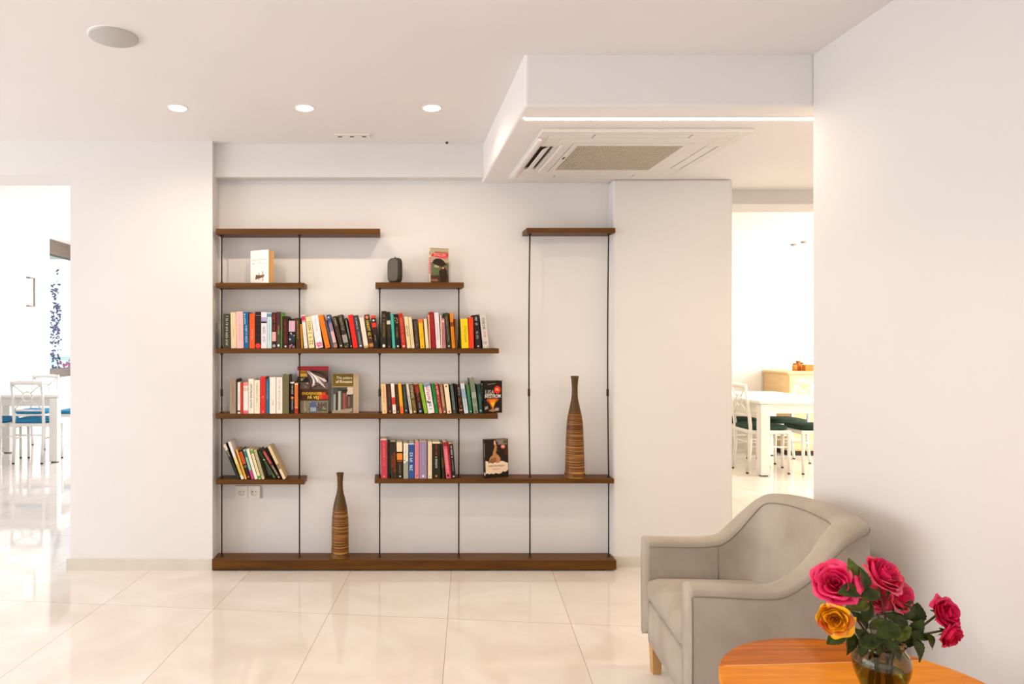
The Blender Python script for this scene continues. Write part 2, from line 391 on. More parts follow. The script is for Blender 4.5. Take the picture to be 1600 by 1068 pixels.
MB().box((-.475, -.38, -.032), (-.455, .38, -.016), M['trimw'], .004).build('side_flap', t)
MB().box((-.345, -.27, -.028), (-.333, .24, -.016), M['trimw'], .003).build('side_flap', t)

# wall sockets
for px, w in ((378, 'left'), (397.5, 'right')):
    p = at(px, 768, WALLY)
    t = thing('wall_socket', 'white round-pin wall socket below the lowest left shelf, %s one of the pair' % w, 'socket', (p.x, WALLY, p.z), group='wall sockets under the lowest left shelf')
    n = 32; ci = []; sq = []
    for k in range(n):
        a_ = 2*PI*k/n; c_, s2 = math.cos(a_), math.sin(a_); mx = max(abs(c_), abs(s2)); ci.append((.0215*c_, .0215*s2)); sq.append((.0365*c_/mx, .0365*s2/mx))
    vs = [(x_, -.011, z_) for x_, z_ in ci]+[(x_, -.011, z_) for x_, z_ in sq]+[(x_, 0, z_) for x_, z_ in sq]+[(x_, -.0012, z_) for x_, z_ in ci]
    fs = []
    for k in range(n):
        j = (k+1) % n; fs += [(k, j, n+j, n+k), (n+k, n+j, 2*n+j, 2*n+k), (k, 3*n+k, 3*n+j, j)]
    fs.append(tuple(range(3*n, 4*n)))
    MB().add(vs, fs, M['socket']).build('cover_plate', t)
    for s_ in (-1, 1): MB().cyl((s_*.0095, -.0018, .001), .0028, .0016, M['socketd'], 12, axis='y').build('pin_hole', t)
p = at(407, 768, WALLY)
tag(MB().box((-.003, -.008, -.036), (.003, 0, .036), mat('frame_edge', (186, 172, 156), .5)).build('cable_cover', None, (p.x+.004, WALLY, p.z)), 'thin upright grey edge strip right of the two wall sockets', 'cable cover')

# ---------------------------------------------------------------- shelving unit
SY0, SY1, RY = 4.172, 4.312, 4.212
def X(px, Y=SY0): return (px-CX)/F*Y
def Z(py, Y=SY0): return CH-(py-CY)/F*Y
unit = thing('shelving_unit', 'wall-wide open shelving unit of dark brown boards hung on thin bronze rods', 'shelf', (0, 0, 0))
BASET = Z(875, 4.145)
MB().box((-1.0385, 4.145, .010), (1.3, 4.29, BASET), M['shelf'], .0015).build('base_board', unit)
for px in (352, 546, 745, 925): MB().box((-.07, 0, 0), (.07, .03, .0105), M['rod']).build('foot', unit, (X(px), 4.165, 0))
SH = {}
for key, x0, x1, yt, yb in (('top_l', 337, 593.7, 357, 365.6), ('r1_l', 337, 475.3, 441.5, 449.5), ('r1_r', 586.5, 725, 441, 449), ('row1', 337, 779.5, 544, 551.8),
                           ('row2', 337, 778, 646, 654), ('row3_l', 337, 475.5, 749, 756.5), ('row3_r', 585.3, 959.5, 747.5, 754.8), ('top_r', 823, 961.6, 355.8, 363.4)):
    MB().box((X(x0), SY0, Z(yb)), (X(x1), SY1, Z(yt)), M['shelf'], .0012).build('shelf_board', unit)
    SH[key] = (Z(yt), Z(yb))
def rod(px, segs, coup=None, bend=0):
    x = (px-CX)/F*RY
    g = None
    pts = []
    for (ka, kb) in segs:      # from underside of board ka to top of board kb
        za = SH[ka][1]; zb = BASET if kb == 'base' else SH[kb][0]
        mb = MB(); P = []
        for i in range(9):
            z = za+(zb-za)*i/8; b_ = bend*math.sin(PI*i/8) if bend else 0
            P.append((x+b_, RY, z))
        mb.tube(P, .0042, M['rod'], 8)
        mb.lathe([(.0042, -.013), (.007, -.007), (.0105, -.002), (.0105, 0)], M['rod'], 12, (x, RY, za))
        mb.lathe([(.0042, .011), (.0065, .007), (.009, .003), (.009, 0)], M['rod'], 12, (x, RY, zb))
        o = mb.build('rod', unit)
        if coup and zb < Z(613, RY) < za:
            bb = bend*.98 if bend else 0
            MB().lathe([(.0045, -.022), (.0075, -.02), (.0075, .02), (.0045, .022)], M['rod'], 12, (x+bb, RY, Z(613, RY))).build('coupling', o)
rod(346.5, [('top_l', 'r1_l'), ('r1_l', 'row1'), ('row1', 'row2'), ('row2', 'row3_l'), ('row3_l', 'base')], 1)
rod(468, [('top_l', 'r1_l'), ('r1_l', 'row1'), ('row1', 'row2'), ('row2', 'row3_l'), ('row3_l', 'base')], 1)
rod(593.3, [('r1_r', 'row1'), ('row1', 'row2'), ('row2', 'row3_r'), ('row3_r', 'base')], 1)
rod(716.8, [('r1_r', 'row1'), ('row1', 'row2'), ('row2', 'row3_r'), ('row3_r', 'base')], 1)
rod(828, [('top_r', 'row3_r')], 1, -.006); rod(828, [('row3_r', 'base')])
rod(951, [('top_r', 'row3_r')], 1, -.006); rod(951, [('row3_r', 'base')])

# ---------------------------------------------------------------- books
def glyphs(mb, cx, y, z0, z1, w, mt, lo=0):
    """a column of tiny letter-like strokes running down the spine"""
    z = z1; h = w*.62
    while z-h > z0:
        if random.random() < .12: z -= h*.8; continue
        b = h*.26
        mb.poly([(cx-w/2, z-b), (cx+w/2, z-b), (cx+w/2, z), (cx-w/2, z)], y, mt)
        k = random.choice((0, 1, 2, 3))
        if k in (0, 2): mb.poly([(cx+w/2-b, z-h*.82), (cx+w/2, z-h*.82), (cx+w/2, z-b), (cx+w/2-b, z-b)], y, mt)
        if k in (1, 2): mb.poly([(cx-w/2, z-h*.82), (cx-w/2+b, z-h*.82), (cx-w/2+b, z-b), (cx-w/2, z-b)], y, mt)
        if k in (1, 3): mb.poly([(cx-b/2, z-h*.82), (cx+b/2, z-h*.82), (cx+b/2, z-b), (cx-b/2, z-b)], y, mt)
        if k == 3: mb.poly([(cx-w/2, z-h*.86), (cx+w/2, z-h*.86), (cx+w/2, z-h*.68), (cx-w/2, z-h*.68)], y, mt)
        z -= h*1.12
def disc(cx, cz, r, n=14): return [(cx+r*math.cos(2*PI*k/n), cz+r*math.sin(2*PI*k/n)) for k in range(n)]
def poly2(x, z, T, H, a):
    c, s = math.cos(a), math.sin(a)    # lean to the left by angle a>0, pivot at lower left
    if a >= 0: P = [(0, 0), (T, 0), (T, H), (0, H)]
    else: P = [(-T, 0), (0, 0), (0, H), (-T, H)]
    return [(x+p*c-q*s, z+p*s+q*c) for p, q in P]
def overlap(A, B):
    for P in (A, B):
        for i in range(4):
            ex, ez = P[(i+1) % 4][0]-P[i][0], P[(i+1) % 4][1]-P[i][1]
            nx, nz = ez, -ex; L = math.hypot(nx, nz)
            a = [(p[0]*nx+p[1]*nz)/L for p in A]; b = [(p[0]*nx+p[1]*nz)/L for p in B]
            if min(a) >= max(b)-1e-5 or min(b) >= max(a)-1e-5: return False
    return True
def make_book(label, x, z, y, T, H, D, a, col, side, marks, group, pages=None):
    pages = pages or M['page']
    t = thing('book', label, 'book', (x, y, z), (0, -a, 0), group)
    ox = 0 if a >= 0 else -T
    sp = cmat(col); sd = cmat(side); ct = min(.0011, T*.14)
    mb = MB()
    mb.box((ox, 0, 0), (ox+T, ct*1.3, H), sp, .0004)
    mb.box((ox, ct*1.3, 0), (ox+ct, D, H), sd).box((ox+T-ct, ct*1.3, 0), (ox+T, D, H), sd)
    mb.build('cover', t)
    MB().box((ox+ct, ct*1.3, .0012), (ox+T-ct, D-.002, H-.0025), pages).build('pages', t)
    if marks:
        mb = MB(); lv = 0
        for mk in marks:
            if mk[0] == 'b': mb.poly([(ox+.0004, mk[1]*H), (ox+T-.0004, mk[1]*H), (ox+T-.0004, mk[2]*H), (ox+.0004, mk[2]*H)], 0, cmat(mk[3]), .0002)
            elif mk[0] == 't': glyphs(mb, ox+T*(mk[5] if len(mk) > 5 else .5), -.0001, mk[1]*H, mk[2]*H, T*(mk[4] if len(mk) > 4 else .38), cmat(mk[3]))
            elif mk[0] == 'd': mb.poly(disc(ox+T*.5, mk[1]*H, T*mk[3]), -.0002, cmat(mk[2]), .0003)
            elif mk[0] == 'p':     # patches: a speckled picture area
                for q in range(mk[4] if len(mk) > 4 else 10):
                    w_ = T*random.uniform(.12, .3); xx = random.uniform(ox+.001, ox+T-w_-.001); zz = H*random.uniform(mk[1], mk[2])
                    mb.poly(disc(xx+w_/2, zz, w_/2, 7), -.0001-.00001*q, cmat(mk[3]))
        mb.build('spine_print', t)
    return t
# one record per book: x of the lower left corner, x of the lower right, lean in pixels of the top to the left, y of the top,
# spine colour, side colour, description, short name, marks
def row(key, data, rowname, group, lastname, y0=SY0+.002):
    names = ['plain-brown' if d[7] == 'rod' else d[7] for d in data[1:]]+[lastname]      # each record carries its left neighbour's name
    zs = SH[key][0]; prev = None; n = len(data)
    for i, (xl, xr, lean, yt, col, side, desc, short, marks) in enumerate(data):
        Hpx = (zs-CH)/-1
        H2 = (Z(yt)-zs); L = lean/F*SY0; a = math.atan2(L, H2)
        if abs(lean) < .9: a = 0
        Tn = (xr-xl)/F*SY0*math.cos(a)-.0004; xx = X(xl) if a >= 0 else X(xr)
        H = H2/math.cos(a)-(Tn*math.sin(abs(a))*.5)
        P = poly2(xx, 0, Tn, H, a); k = 0
        while prev and overlap(prev, P) and k < 200:
            k += 1
            if k <= 12 and k % 2: Tn *= .985
            else: xx += .0005
            P = poly2(xx, 0, Tn, H, a)
        prev = P
        if 0 < i < n-1: w = 'between %s and %s books' % (names[i-1], names[i+1])
        elif i == 0: w = 'left of %s book' % names[1]
        else: w = 'right of %s book' % names[i-1]
        lab = '%s %s, %s' % (desc, w, rowname)
        if len(lab.split()) > 16: print('LONG LABEL', len(lab.split()), lab)
        D = random.choice((.118, .122, .126, .13))
        yy = y0+random.uniform(0, .003)
        make_book(lab, xx, zs+.0002, yy, Tn, H, D, a, col, side, marks, group)
ROW1 = [
 (348.5, 360, 0, 490, '3a3828', '55503e', 'dark olive hardback, white lettering', 'rod', [('t', .06, .94, 'c9c4b0', .3)]),
 (360.4, 369.3, 1, 487.5, 'dcc8a2', 'cdb58a', 'beige paperback, faint tan lettering', 'olive', [('t', .3, .55, 'c0a070', .2)]),
 (369.6, 380.4, 1, 486.5, 'fbb8b4', 'f3a6a2', 'pale pink paperback', 'beige', [('t', .2, .85, 'f39ea0', .3)]),
 (381, 389, 1, 487.3, '17608f', '103f64', 'blue paperback, white script lettering', 'pink', [('t', .65, .96, 'cfe6ee', .3, .25), ('t', .14, .62, 'cfe6ee', .32)]),
 (389.6, 398, 0, 489.6, 'f0551f', 'b83510', 'orange-red paperback, pale lettering', 'blue', [('t', .22, .55, 'ffb48c', .22)]),
 (398.6, 407.6, 0, 487, '2a160e', '1a0d08', 'near-black book, red dot at foot', 'orange', [('b', .9, .905, 'd8c8c0'), ('b', .78, .783, '6a5040'), ('b', .66, .663, '6a5040'), ('b', .5, .503, '6a5040'), ('b', .36, .363, '6a5040'), ('d', .07, 'e0342a', .46)]),
 (408, 416.8, 0, 487.4, 'e9e0e6', 'dcd2d8', 'white paperback, purple picture band', 'black', [('b', .7, .86, 'a9a4cc'), ('b', .7, .74, '6a66a6'), ('t', .12, .6, '6b4a8a', .4)]),
 (417.2, 424.2, 0, 488, 'bfdde0', 'a8c8cc', 'thin pale blue paperback', 'white', [('b', .88, .97, '5d86a0'), ('t', .2, .8, '86aeb8', .25)]),
 (424.8, 431.2, 0, 488, '3a1812', '2a100c', 'dark book, pink label, white ring', 'pale-blue', [('t', .5, .95, 'c04638', .5), ('b', .2, .46, 'e8a6a0'), ('d', .07, 'e8e0d8', .33), ('d', .07, '3a1812', .18)]),
 (431.6, 438.6, 0, 487, '50242a', '2c3018', 'maroon and grey book, white dot', 'ringed', [('b', 0, .5, '474030'), ('t', .36, .62, 'b0ac90', .25), ('d', .08, 'f0ece4', .25)]),
 (439, 440.9, 0, 487.5, '4f8a2e', '5c9a34', 'thin bright green book', 'maroon', []),
 (441.2, 450.6, 1, 493.8, '32190e', '281409', 'dark brown book, red lettering', 'green', [('t', .14, .85, 'b02a2c', .3), ('d', .06, 'ead8d0', .17)]),
 (451, 461, 0, 497.5, '121014', '0c0a0e', 'black book, lilac label', 'red-lettered', [('b', .56, .93, 'd0a8bc'), ('b', .2, .46, '23303a'), ('p', .02, .12, 'b07a80', 8), ('p', .3, .56, 'c8b8b8', 4)]),
 (462.6, 469.4, 1.6, 496.5, '4a2e14', '38220e', 'brown book, gold lettering', 'lilac-label', [('t', .3, .9, 'b89858', .28)]),
 (470.6, 473.6, 1.8, 506, 'c07c1a', '9c6010', 'narrow ochre book', 'gold-lettered', []),
 (475.4, 480.9, 4.5, 492, 'efe3d8', 'e0d2c4', 'thin white book, crimson flower on top', 'ochre', [('b', .84, .97, 'c62f50'), ('b', .78, .84, 'e79aa8'), ('t', .3, .66, 'cdbfae', .25), ('d', .05, '50403a', .14)]),
 (482.6, 491.6, 5.3, 494.5, 'e6d6a2', 'd2c088', 'cream book, bold olive lettering', 'flowered', [('t', .4, .9, '8a8436', .5), ('t', .08, .36, '8a8436', .6)]),
 (493.4, 505, 8, 492.3, 'f2e6ea', 'e4d4d8', 'white book, pink floral foot', 'cream', [('t', .5, .95, 'b8c4cc', .28), ('p', .02, .17, 'd06a88', 22)]),
 (507.4, 516, 12, 491.8, 'f07a12', 'b05608', 'plain bright orange book', 'floral', [('d', .06, 'b04c08', .14)]),
 (517.4, 521.6, 12, 500, '4a4a5c', '38384a', 'thin slate book', 'orange', []),
 (522.2, 528, 12.6, 491.5, '3c4a70', '2c3858', 'blue-to-pink gradient book', 'slate', [('b', .5, .74, '98809e'), ('b', .16, .5, 'd8b0aa'), ('b', .74, .8, '66688e'), ('b', .02, .13, 'c07a5a'), ('d', .92, 'dfe6ee', .25)]),
 (530.6, 537.2, 11.8, 494, '3a2c1c', '2c2014', 'dark brown book, white and red letters', 'gradient', [('t', .68, .94, 'd8ccb0', .3), ('t', .3, .64, '8a3a30', .3), ('d', .07, 'e8e0d0', .2)]),
 (538.4, 546.4, 11.4, 491.8, '2e281c', '221c12', 'charcoal book, grey letters and block', 'brown', [('t', .5, .96, 'a09a80', .45), ('b', .16, .4, '9a968a'), ('p', .02, .12, '8a7a50', 8)]),
 (547.6, 551.4, 9.4, 497, '1c1c16', '14140e', 'thin black book, white letters', 'charcoal', [('t', .3, .95, 'd0ccb8', .45), ('d', .07, 'd8d0c0', .25)]),
 (552, 559.6, 8.7, 491.5, 'e0241a', 'a8140e', 'plain red book', 'thin-black', [('t', .3, .7, 'f2503c', .2)]),
 (560.6, 568, 9.2, 492.4, '3e4044', '2e3034', 'slate grey book, white letters', 'red', [('t', .55, .92, 'b8c4cc', .3), ('t', .12, .5, 'c8ccd0', .22), ('d', .07, 'e0e4e8', .22)]),
 (569, 576.2, 8, 495.5, 'ecd8c4', 'dcc4ac', 'pale blank book, tan foot', 'slate-grey', [('b', 0, .07, 'b89a50')]),
 (577.2, 584.4, 8.2, 491.2, '4a2a10', '38200c', 'brown book, yellow letters, orange dot', 'blank', [('t', .2, .82, 'd8d24c', .58), ('d', .92, 'f08050', .33), ('b', .04, .14, 'c07a30')]),
 (584.9, 591.8, 5.6, 492.6, '181410', '100c0a', 'black book, red band, white figure', 'dotted', [('b', .92, 1, 'e0401c'), ('b', .64, .78, 'e0341c'), ('b', .44, .64, '3a1a10'), ('d', .85, 'd8d8c8', .25), ('t', .2, .4, 'd8b090', .22)]),
 (596, 603.6, .8, 485.6, '29200f', '1c160a', 'tall black book, gold letters', 'red-band', [('t', .3, .9, '9a7c3c', .4), ('d', .07, 'e6e0d0', .3)]),
 (604.9, 611.3, 1.6, 487, '22200f', '18160a', 'black book, small white mark', 'tall-black', [('b', .66, .76, 'c8c4b0'), ('t', .3, .62, '5a5436', .3), ('d', .05, 'b05a30', .18)]),
 (613.4, 617.8, 3.2, 490.2, '3fae9c', '2a7a6c', 'thin teal book', 'white-marked', []),
 (618.4, 625.8, 3.6, 490.5, '15120c', '0e0c08', 'black book, gold emblem', 'teal', [('p', .72, .9, 'c8a450', 6), ('t', .28, .6, '9a7a40', .4), ('d', .06, 'e0e0d8', .2)]),
 (627.8, 634.8, 5.4, 489, 'b62a18', 'eadfd4', 'red book, faded lettering', 'emblem', [('t', .14, .86, 'e08a60', .36), ('d', .06, 'f0e0d0', .22)]),
 (636.2, 642.3, 5, 494.5, 'e2d0a0', 'd0bc88', 'cream book, olive script', 'faded-red', [('t', .35, .7, '6e6a34', .5)]),
 (643, 648, 5.2, 495, 'ead6ac', 'd6c090', 'thin cream book, fine tan print', 'olive-script', [('t', .1, .6, 'c8a874', .3)]),
 (649.4, 655.6, 4.2, 498, '3a2e24', '2c2218', 'dark patterned book', 'thin-cream', [('t', .2, .9, '8a8068', .36), ('p', .02, .16, '8a6a50', 8)]),
 (657, 663.8, 3.8, 498, 'f2b80c', 'c8940a', 'bright yellow book, orange top', 'patterned', [('b', .86, 1, 'ec6e30'), ('d', .07, '7a4c10', .14), ('t', .3, .5, 'b8860c', .16)]),
 (665.6, 670.4, 3.6, 497.6, 'ecd6b0', 'dcc498', 'slim ivory book', 'yellow', []),
 (671, 673.6, 2.6, 491.5, 'd89a78', 'c0805c', 'sliver of salmon book', 'ivory', []),
 (674.2, 681.2, 4.4, 487, '9a1418', '6c0c10', 'tall crimson book', 'salmon', [('t', .5, .92, 'c45a50', .26)]),
 (682, 689, 3.6, 488, 'e6d8de', 'd4c6cc', 'tall white-lilac book', 'crimson', [('t', .2, .7, 'bca8b4', .3)]),
 (689.6, 691.6, 2, 492, 'e0cca0', 'ccb888', 'sliver of cream book', 'white-lilac', []),
 (692, 696.8, 2.6, 497, 'c07888', 'a0606e', 'mauve book, pale roundel', 'cream-sliver', [('d', .9, 'ecc4c0', .4), ('t', .1, .8, '9c5468', .35)]),
 (698, 705.2, 5, 488.6, '33301c', '262414', 'dark olive book, tan letters', 'mauve', [('t', .6, .95, 'a88a5c', .36), ('t', .16, .58, '8e8a6e', .25), ('d', .06, 'c8c8b8', .2)]),
 (706.4, 711.4, 3.8, 488.6, 'dd8210', 'b06408', 'orange book, brown band', 'dark-olive', [('b', .62, .74, '7a3c14'), ('t', .1, .55, 'b05c10', .25)]),
 (711.9, 714.9, 2, 498, '6a4218', '543412', 'plain brown book', 'brown-banded', []),
 (721.6, 732.8, 2, 497.4, 'f0cc1c', 'e8da70', 'wide yellow book, olive lettering', 'rod', [('b', 0, 1, 'f0cc1c'), ('t', .2, .74, '8c7a14', .36, .6)]),
 (733.4, 740.8, 1.4, 495.6, 'ea3c16', 'b02a0e', 'vermilion book', 'wide-yellow', [('t', .4, .7, 'f47048', .2)]),
 (742.6, 752, 4.4, 491.6, '241a14', '1a120c', 'black book, bold white title', 'vermilion', [('t', .66, .93, 'e6e0da', .36), ('t', .26, .5, 'b8b0a6', .36), ('d', .06, 'd8d0c8', .14)]),
 (755, 764.4, 5.6, 490.2, 'cfc8c0', 'b8b2aa', 'grey-white mottled book, end one', 'white-titled', [('t', .5, .88, '2a2420', .42), ('t', .3, .48, 'c04a30', .3), ('p', .02, .2, '908880', 10)]),
]
row('row1', ROW1, 'upper row', 'paperbacks in the long upper row', 'mottled')
ROW2L = [
 (358.6, 368.4, 0, 593, '9a8670', 'c4b6a0', 'taupe hardback', 'rod', [('t', .2, .9, '8a765e', .2)]),
 (368.8, 370.6, 0, 592, '3a3424', '2a2418', 'sliver of black book', 'taupe', []),
 (371, 375.3, 0, 597, 'efe4da', 'e0d2c6', 'slim white book, black mark at foot', 'black-sliver', [('t', .3, .7, 'b8aa9c', .25), ('b', .05, .1, '2c2420')]),
 (375.7, 379.7, 0, 598, 'c22c1c', '8e1c12', 'slim red book', 'slim-white', [('t', .3, .9, 'e06a54', .25)]),
 (380.2, 387.6, 0, 597, 'f2e4da', 'e0d0c4', 'white book, pink ends', 'slim-red', [('b', .88, 1, 'e88a86'), ('b', 0, .1, 'd86a70'), ('b', .72, .84, 'cfc0ae')]),
 (388, 396.6, 0, 591.6, 'ece2d2', 'dccfbb', 'white book, black capitals', 'pink-ended', [('t', .12, .84, '3a342c', .34)]),
 (397.2, 406, 0, 593.6, 'f0e2c8', 'e0cfae', 'cream book, grey script', 'capitals', [('t', .3, .92, '9c8e78', .32), ('t', .08, .4, 'd0a48c', .2)]),
 (406.6, 414.6, 0, 588.4, 'd82c26', '9c1a16', 'tall bright red book, white mark', 'cream', [('d', .45, 'f0e0d8', .1), ('t', .5, .95, 'c02420', .2), ('d', .05, 'f0b0a0', .12)]),
 (415.2, 420.6, 0, 592, '2c6484', '1e4860', 'steel blue book', 'bright-red', [('t', .4, .9, '7ab0c8', .35)]),
 (421.2, 430.8, 0, 589, 'ebe4da', 'd8d0c4', 'wide white book, small olive mark', 'steel-blue', [('t', .2, .36, '8a8460', .26)]),
 (431.4, 441.2, 0, 589, 'ece4da', 'dcd2c6', 'wide white book, spaced letters', 'olive-marked', [('t', .08, .95, 'b8a498', .26)]),
 (441.8, 451.4, 0, 585, '6a6440', '4a4426', 'tall olive hardback', 'spaced-letter', []),
 (453.4, 459.8, 0, 596.6, '17110c', '100b08', 'black book, orange dot, white title', 'tall-olive', [('b', .96, 1, 'e6dcd0'), ('t', .6, .94, 'c8c4b8', .36), ('d', .5, 'e07a24', .33), ('t', .1, .44, 'c8b8a8', .3)]),
 (460.2, 465.4, 0, 598, 'd2713c', '9a4a22', 'rust orange book', 'black', [('b', 0, .18, 'b02a1c'), ('b', .18, .2, 'e8c8a8'), ('b', .94, .98, 'f0dcc0')]),
]
row('row2', ROW2L, 'middle left row', 'books at the left of the middle shelf', 'rust')
ROW2R = [
 (597.4, 604.6, 2, 600, 'efc48e', 'f0d8a8', 'peach cream book', 'rod', [('t', .3, .94, 'b88a4c', .3), ('d', .07, 'c89a5c', .2)]),
 (606, 613.4, 3, 599.6, '3a1f14', '2a160e', 'dark brown book', 'peach', [('t', .2, .94, '8a5c48', .28), ('d', .07, 'c8a890', .14)]),
 (614, 619.3, 3.6, 599, 'eddcce', 'dcc8b8', 'cream book, red emblem', 'dark-brown', [('b', .3, .54, 'd0281e'), ('b', .9, 1, 'f4ece0'), ('d', .08, '8a6a5c', .2)]),
 (620, 624.8, 3, 600, '2e1a12', '22120c', 'thin dark book', 'emblem', [('t', .2, .9, '7a5844', .3), ('d', .06, 'b89a88', .2)]),
 (625.6, 630.8, 4, 599, 'f2a81c', 'c88412', 'amber yellow book, orange foot', 'thin-dark', [('b', 0, .24, 'ea6416')]),
 (632, 638.2, 4, 600, '262c20', '1c2016', 'dark green-grey book', 'amber', [('t', .2, .94, '7a8070', .3), ('d', .1, '88aab0', .24)]),
 (639.8, 644.3, 6.4, 599.6, 'd2cdc0', 'b8b2a4', 'thin light grey book', 'green-grey', [('t', .1, .6, '4c4840', .36)]),
 (645.2, 652, 6.4, 600, '5c4a14', '483a10', 'olive brown book, pale capitals', 'light-grey', [('t', .5, .95, 'ded2ae', .48), ('t', .1, .45, 'b89c4c', .4), ('d', .06, 'e8dcc0', .2)]),
 (653.6, 661.4, 7, 600, '2a120c', '1e0e08', 'black book, rust-red top', 'olive-brown', [('b', .7, 1, '7c2014'), ('t', .4, .9, 'c0562c', .36), ('t', .14, .36, 'd0c8b8', .2), ('d', .07, '70b4cc', .24)]),
 (663.2, 668.6, 9, 600, '86b428', '6a9020', 'lime green book', 'rust-topped', []),
 (669.4, 679.4, 7.6, 599, 'ede6e6', 'dcd4d4', 'white book, big red title', 'lime', [('t', .44, .94, 'c43440', .5), ('b', .9, 1, '6e9cc8'), ('p', .36, .42, '282420', 8), ('t', .1, .32, '4a5c9c', .4)]),
 (680.4, 685.6, 6.8, 599, '1e7a2c', '145820', 'bright green book', 'red-titled', [('t', .3, .5, '8ac890', .3)]),
 (686.4, 691.6, 7, 600, 'a8383c', '882a2e', 'crimson floral book', 'bright-green', [('t', .6, .92, 'f0d8d0', .45), ('p', .1, .55, 'e8a890', 12), ('b', 0, .14, 'c07050')]),
 (692.4, 697.8, 6.2, 600, '8a5638', '6c4028', 'copper patterned book', 'floral', [('t', .2, .96, 'e0c49c', .56), ('d', .06, 'f0dcc0', .2)]),
 (699, 706, 5.6, 600, 'efd8b4', 'ddc29a', 'plain ivory book', 'copper', [('d', .93, '7a4c34', .2), ('d', .06, '8a6a50', .2)]),
 (708, 713, 5, 600, '3a4644', '2c3634', 'grey-teal patterned book', 'ivory', [('t', .08, .94, '8aa09c', .6)]),
 (713.6, 715.3, 3.4, 600, '241a10', '18120a', 'sliver of dark book', 'grey-teal', []),
 (718, 724, 5, 600, '301a0c', '241408', 'dark book, orange streaks', 'dark-sliver', [('p', .2, .55, 'c8703c', 10), ('t', .6, .9, 'c0b8a8', .3), ('b', .1, .13, 'e0a060')]),
 (725.8, 732.4, 6.8, 598.6, 'c4d0d4', '9fb0b8', 'pale blue and white book', 'streaked', [('b', .5, .82, '8faabc'), ('t', .1, .5, '5c6c88', .25)]),
 (733.6, 738.6, 5.6, 601, '2a6a4c', '1c4c36', 'emerald book', 'pale-blue', [('b', .7, 1, '44783a'), ('t', .3, .8, '5ca888', .35), ('d', .07, 'c8d8c8', .2)]),
 (740.4, 747.8, 7, 590.4, '748068', '5c6650', 'tall grey-green book', 'emerald', [('b', .44, .6, '9aa690'), ('d', .05, '30342c', .16), ('b', .2, .3, '88987e')]),
 (749, 754.6, 4, 600, '1a3a34', '122a26', 'dark teal book', 'tall-grey-green', [('t', .2, .66, '6a9c90', .3), ('d', .1, '9cc8c0', .28), ('d', .1, '1a3a34', .15)]),
]
row('row2', ROW2R, 'middle right row', 'books at the right of the middle shelf', 'dark-teal')
ROW3L = [
 (370.6, 375.6, 22.5, 694, '20261a', '181c12', 'long leaning dark green book', 'rod', [('b', .82, 1, 'd8ccb8'), ('p', .82, .97, '5c4a44', 8), ('t', .62, .8, 'c8c4a4', .5)]),
 (377, 381.6, 21.5, 690, 'e6dcd8', 'd8ccc8', 'tall leaning white book, yellow foot', 'dark-green', [('b', .1, .4, 'd2b84a'), ('b', .4, .6, 'e6d088'), ('d', .08, 'f0e8c0', .3)]),
 (382.6, 385.8, 15, 702, 'e6a43c', 'd0882c', 'thin golden book', 'yellow-footed', []),
 (386.8, 392.2, 14.6, 702.5, '2c150a', '1e0e06', 'black book, orange panel', 'golden', [('b', .52, .93, 'd05a24'), ('t', .55, .9, '7c2c10', .4), ('b', .4, .46, '6a7058'), ('d', .08, 'd05a34', .28)]),
 (393.2, 397.2, 14, 702, '8cbcaa', '6a9c8a', 'pale teal book, magenta foot', 'orange-panel', [('b', 0, .3, 'c83a80'), ('b', .74, .94, '3c6c74')]),
 (398.2, 402.8, 14, 701.6, 'f4e6d2', 'e4d2b8', 'blank cream book', 'pale-teal', []),
 (403.8, 408, 13.6, 702, 'ecdcae', 'd8c890', 'cream book, green squares', 'blank-cream', [('b', .86, .98, '5aa03c'), ('b', .02, .12, '56a03a'), ('t', .2, .8, 'c8b47c', .25)]),
 (409.2, 413.4, 13, 702.5, 'c8bc94', 'a89c74', 'khaki lettered book', 'green-squared', [('t', .1, .94, '6c6848', .45)]),
 (428, 433.2, 27, 703, '18300f', '12240a', 'steeply leaning green-edged book', 'khaki', [('b', 0, 1, '1c3010'), ('t', .1, .6, '8cb06c', .25), ('d', .66, 'f0ead0', .2), ('d', .08, '6a9c58', .25), ('b', .97, 1, '5c9a50')]),
 (434.8, 440.6, 27, 703, '3a1814', '2a100c', 'steeply leaning book, red label', 'green-edged', [('b', .5, .96, '8e2a28'), ('t', .54, .92, 'e0b8a0', .34), ('t', .12, .48, 'e8dcc8', .4), ('d', .06, 'e8dcc8', .2)]),
 (442.4, 447.4, 25, 697, 'dcc49a', 'b8a274', 'steeply leaning beige book', 'red-label', [('b', .3, .46, '8c7c56'), ('b', 0, .28, 'e4cfae')]),
]
row('row3_l', ROW3L, 'lower left row', 'leaning books on the short lower shelf', 'beige')
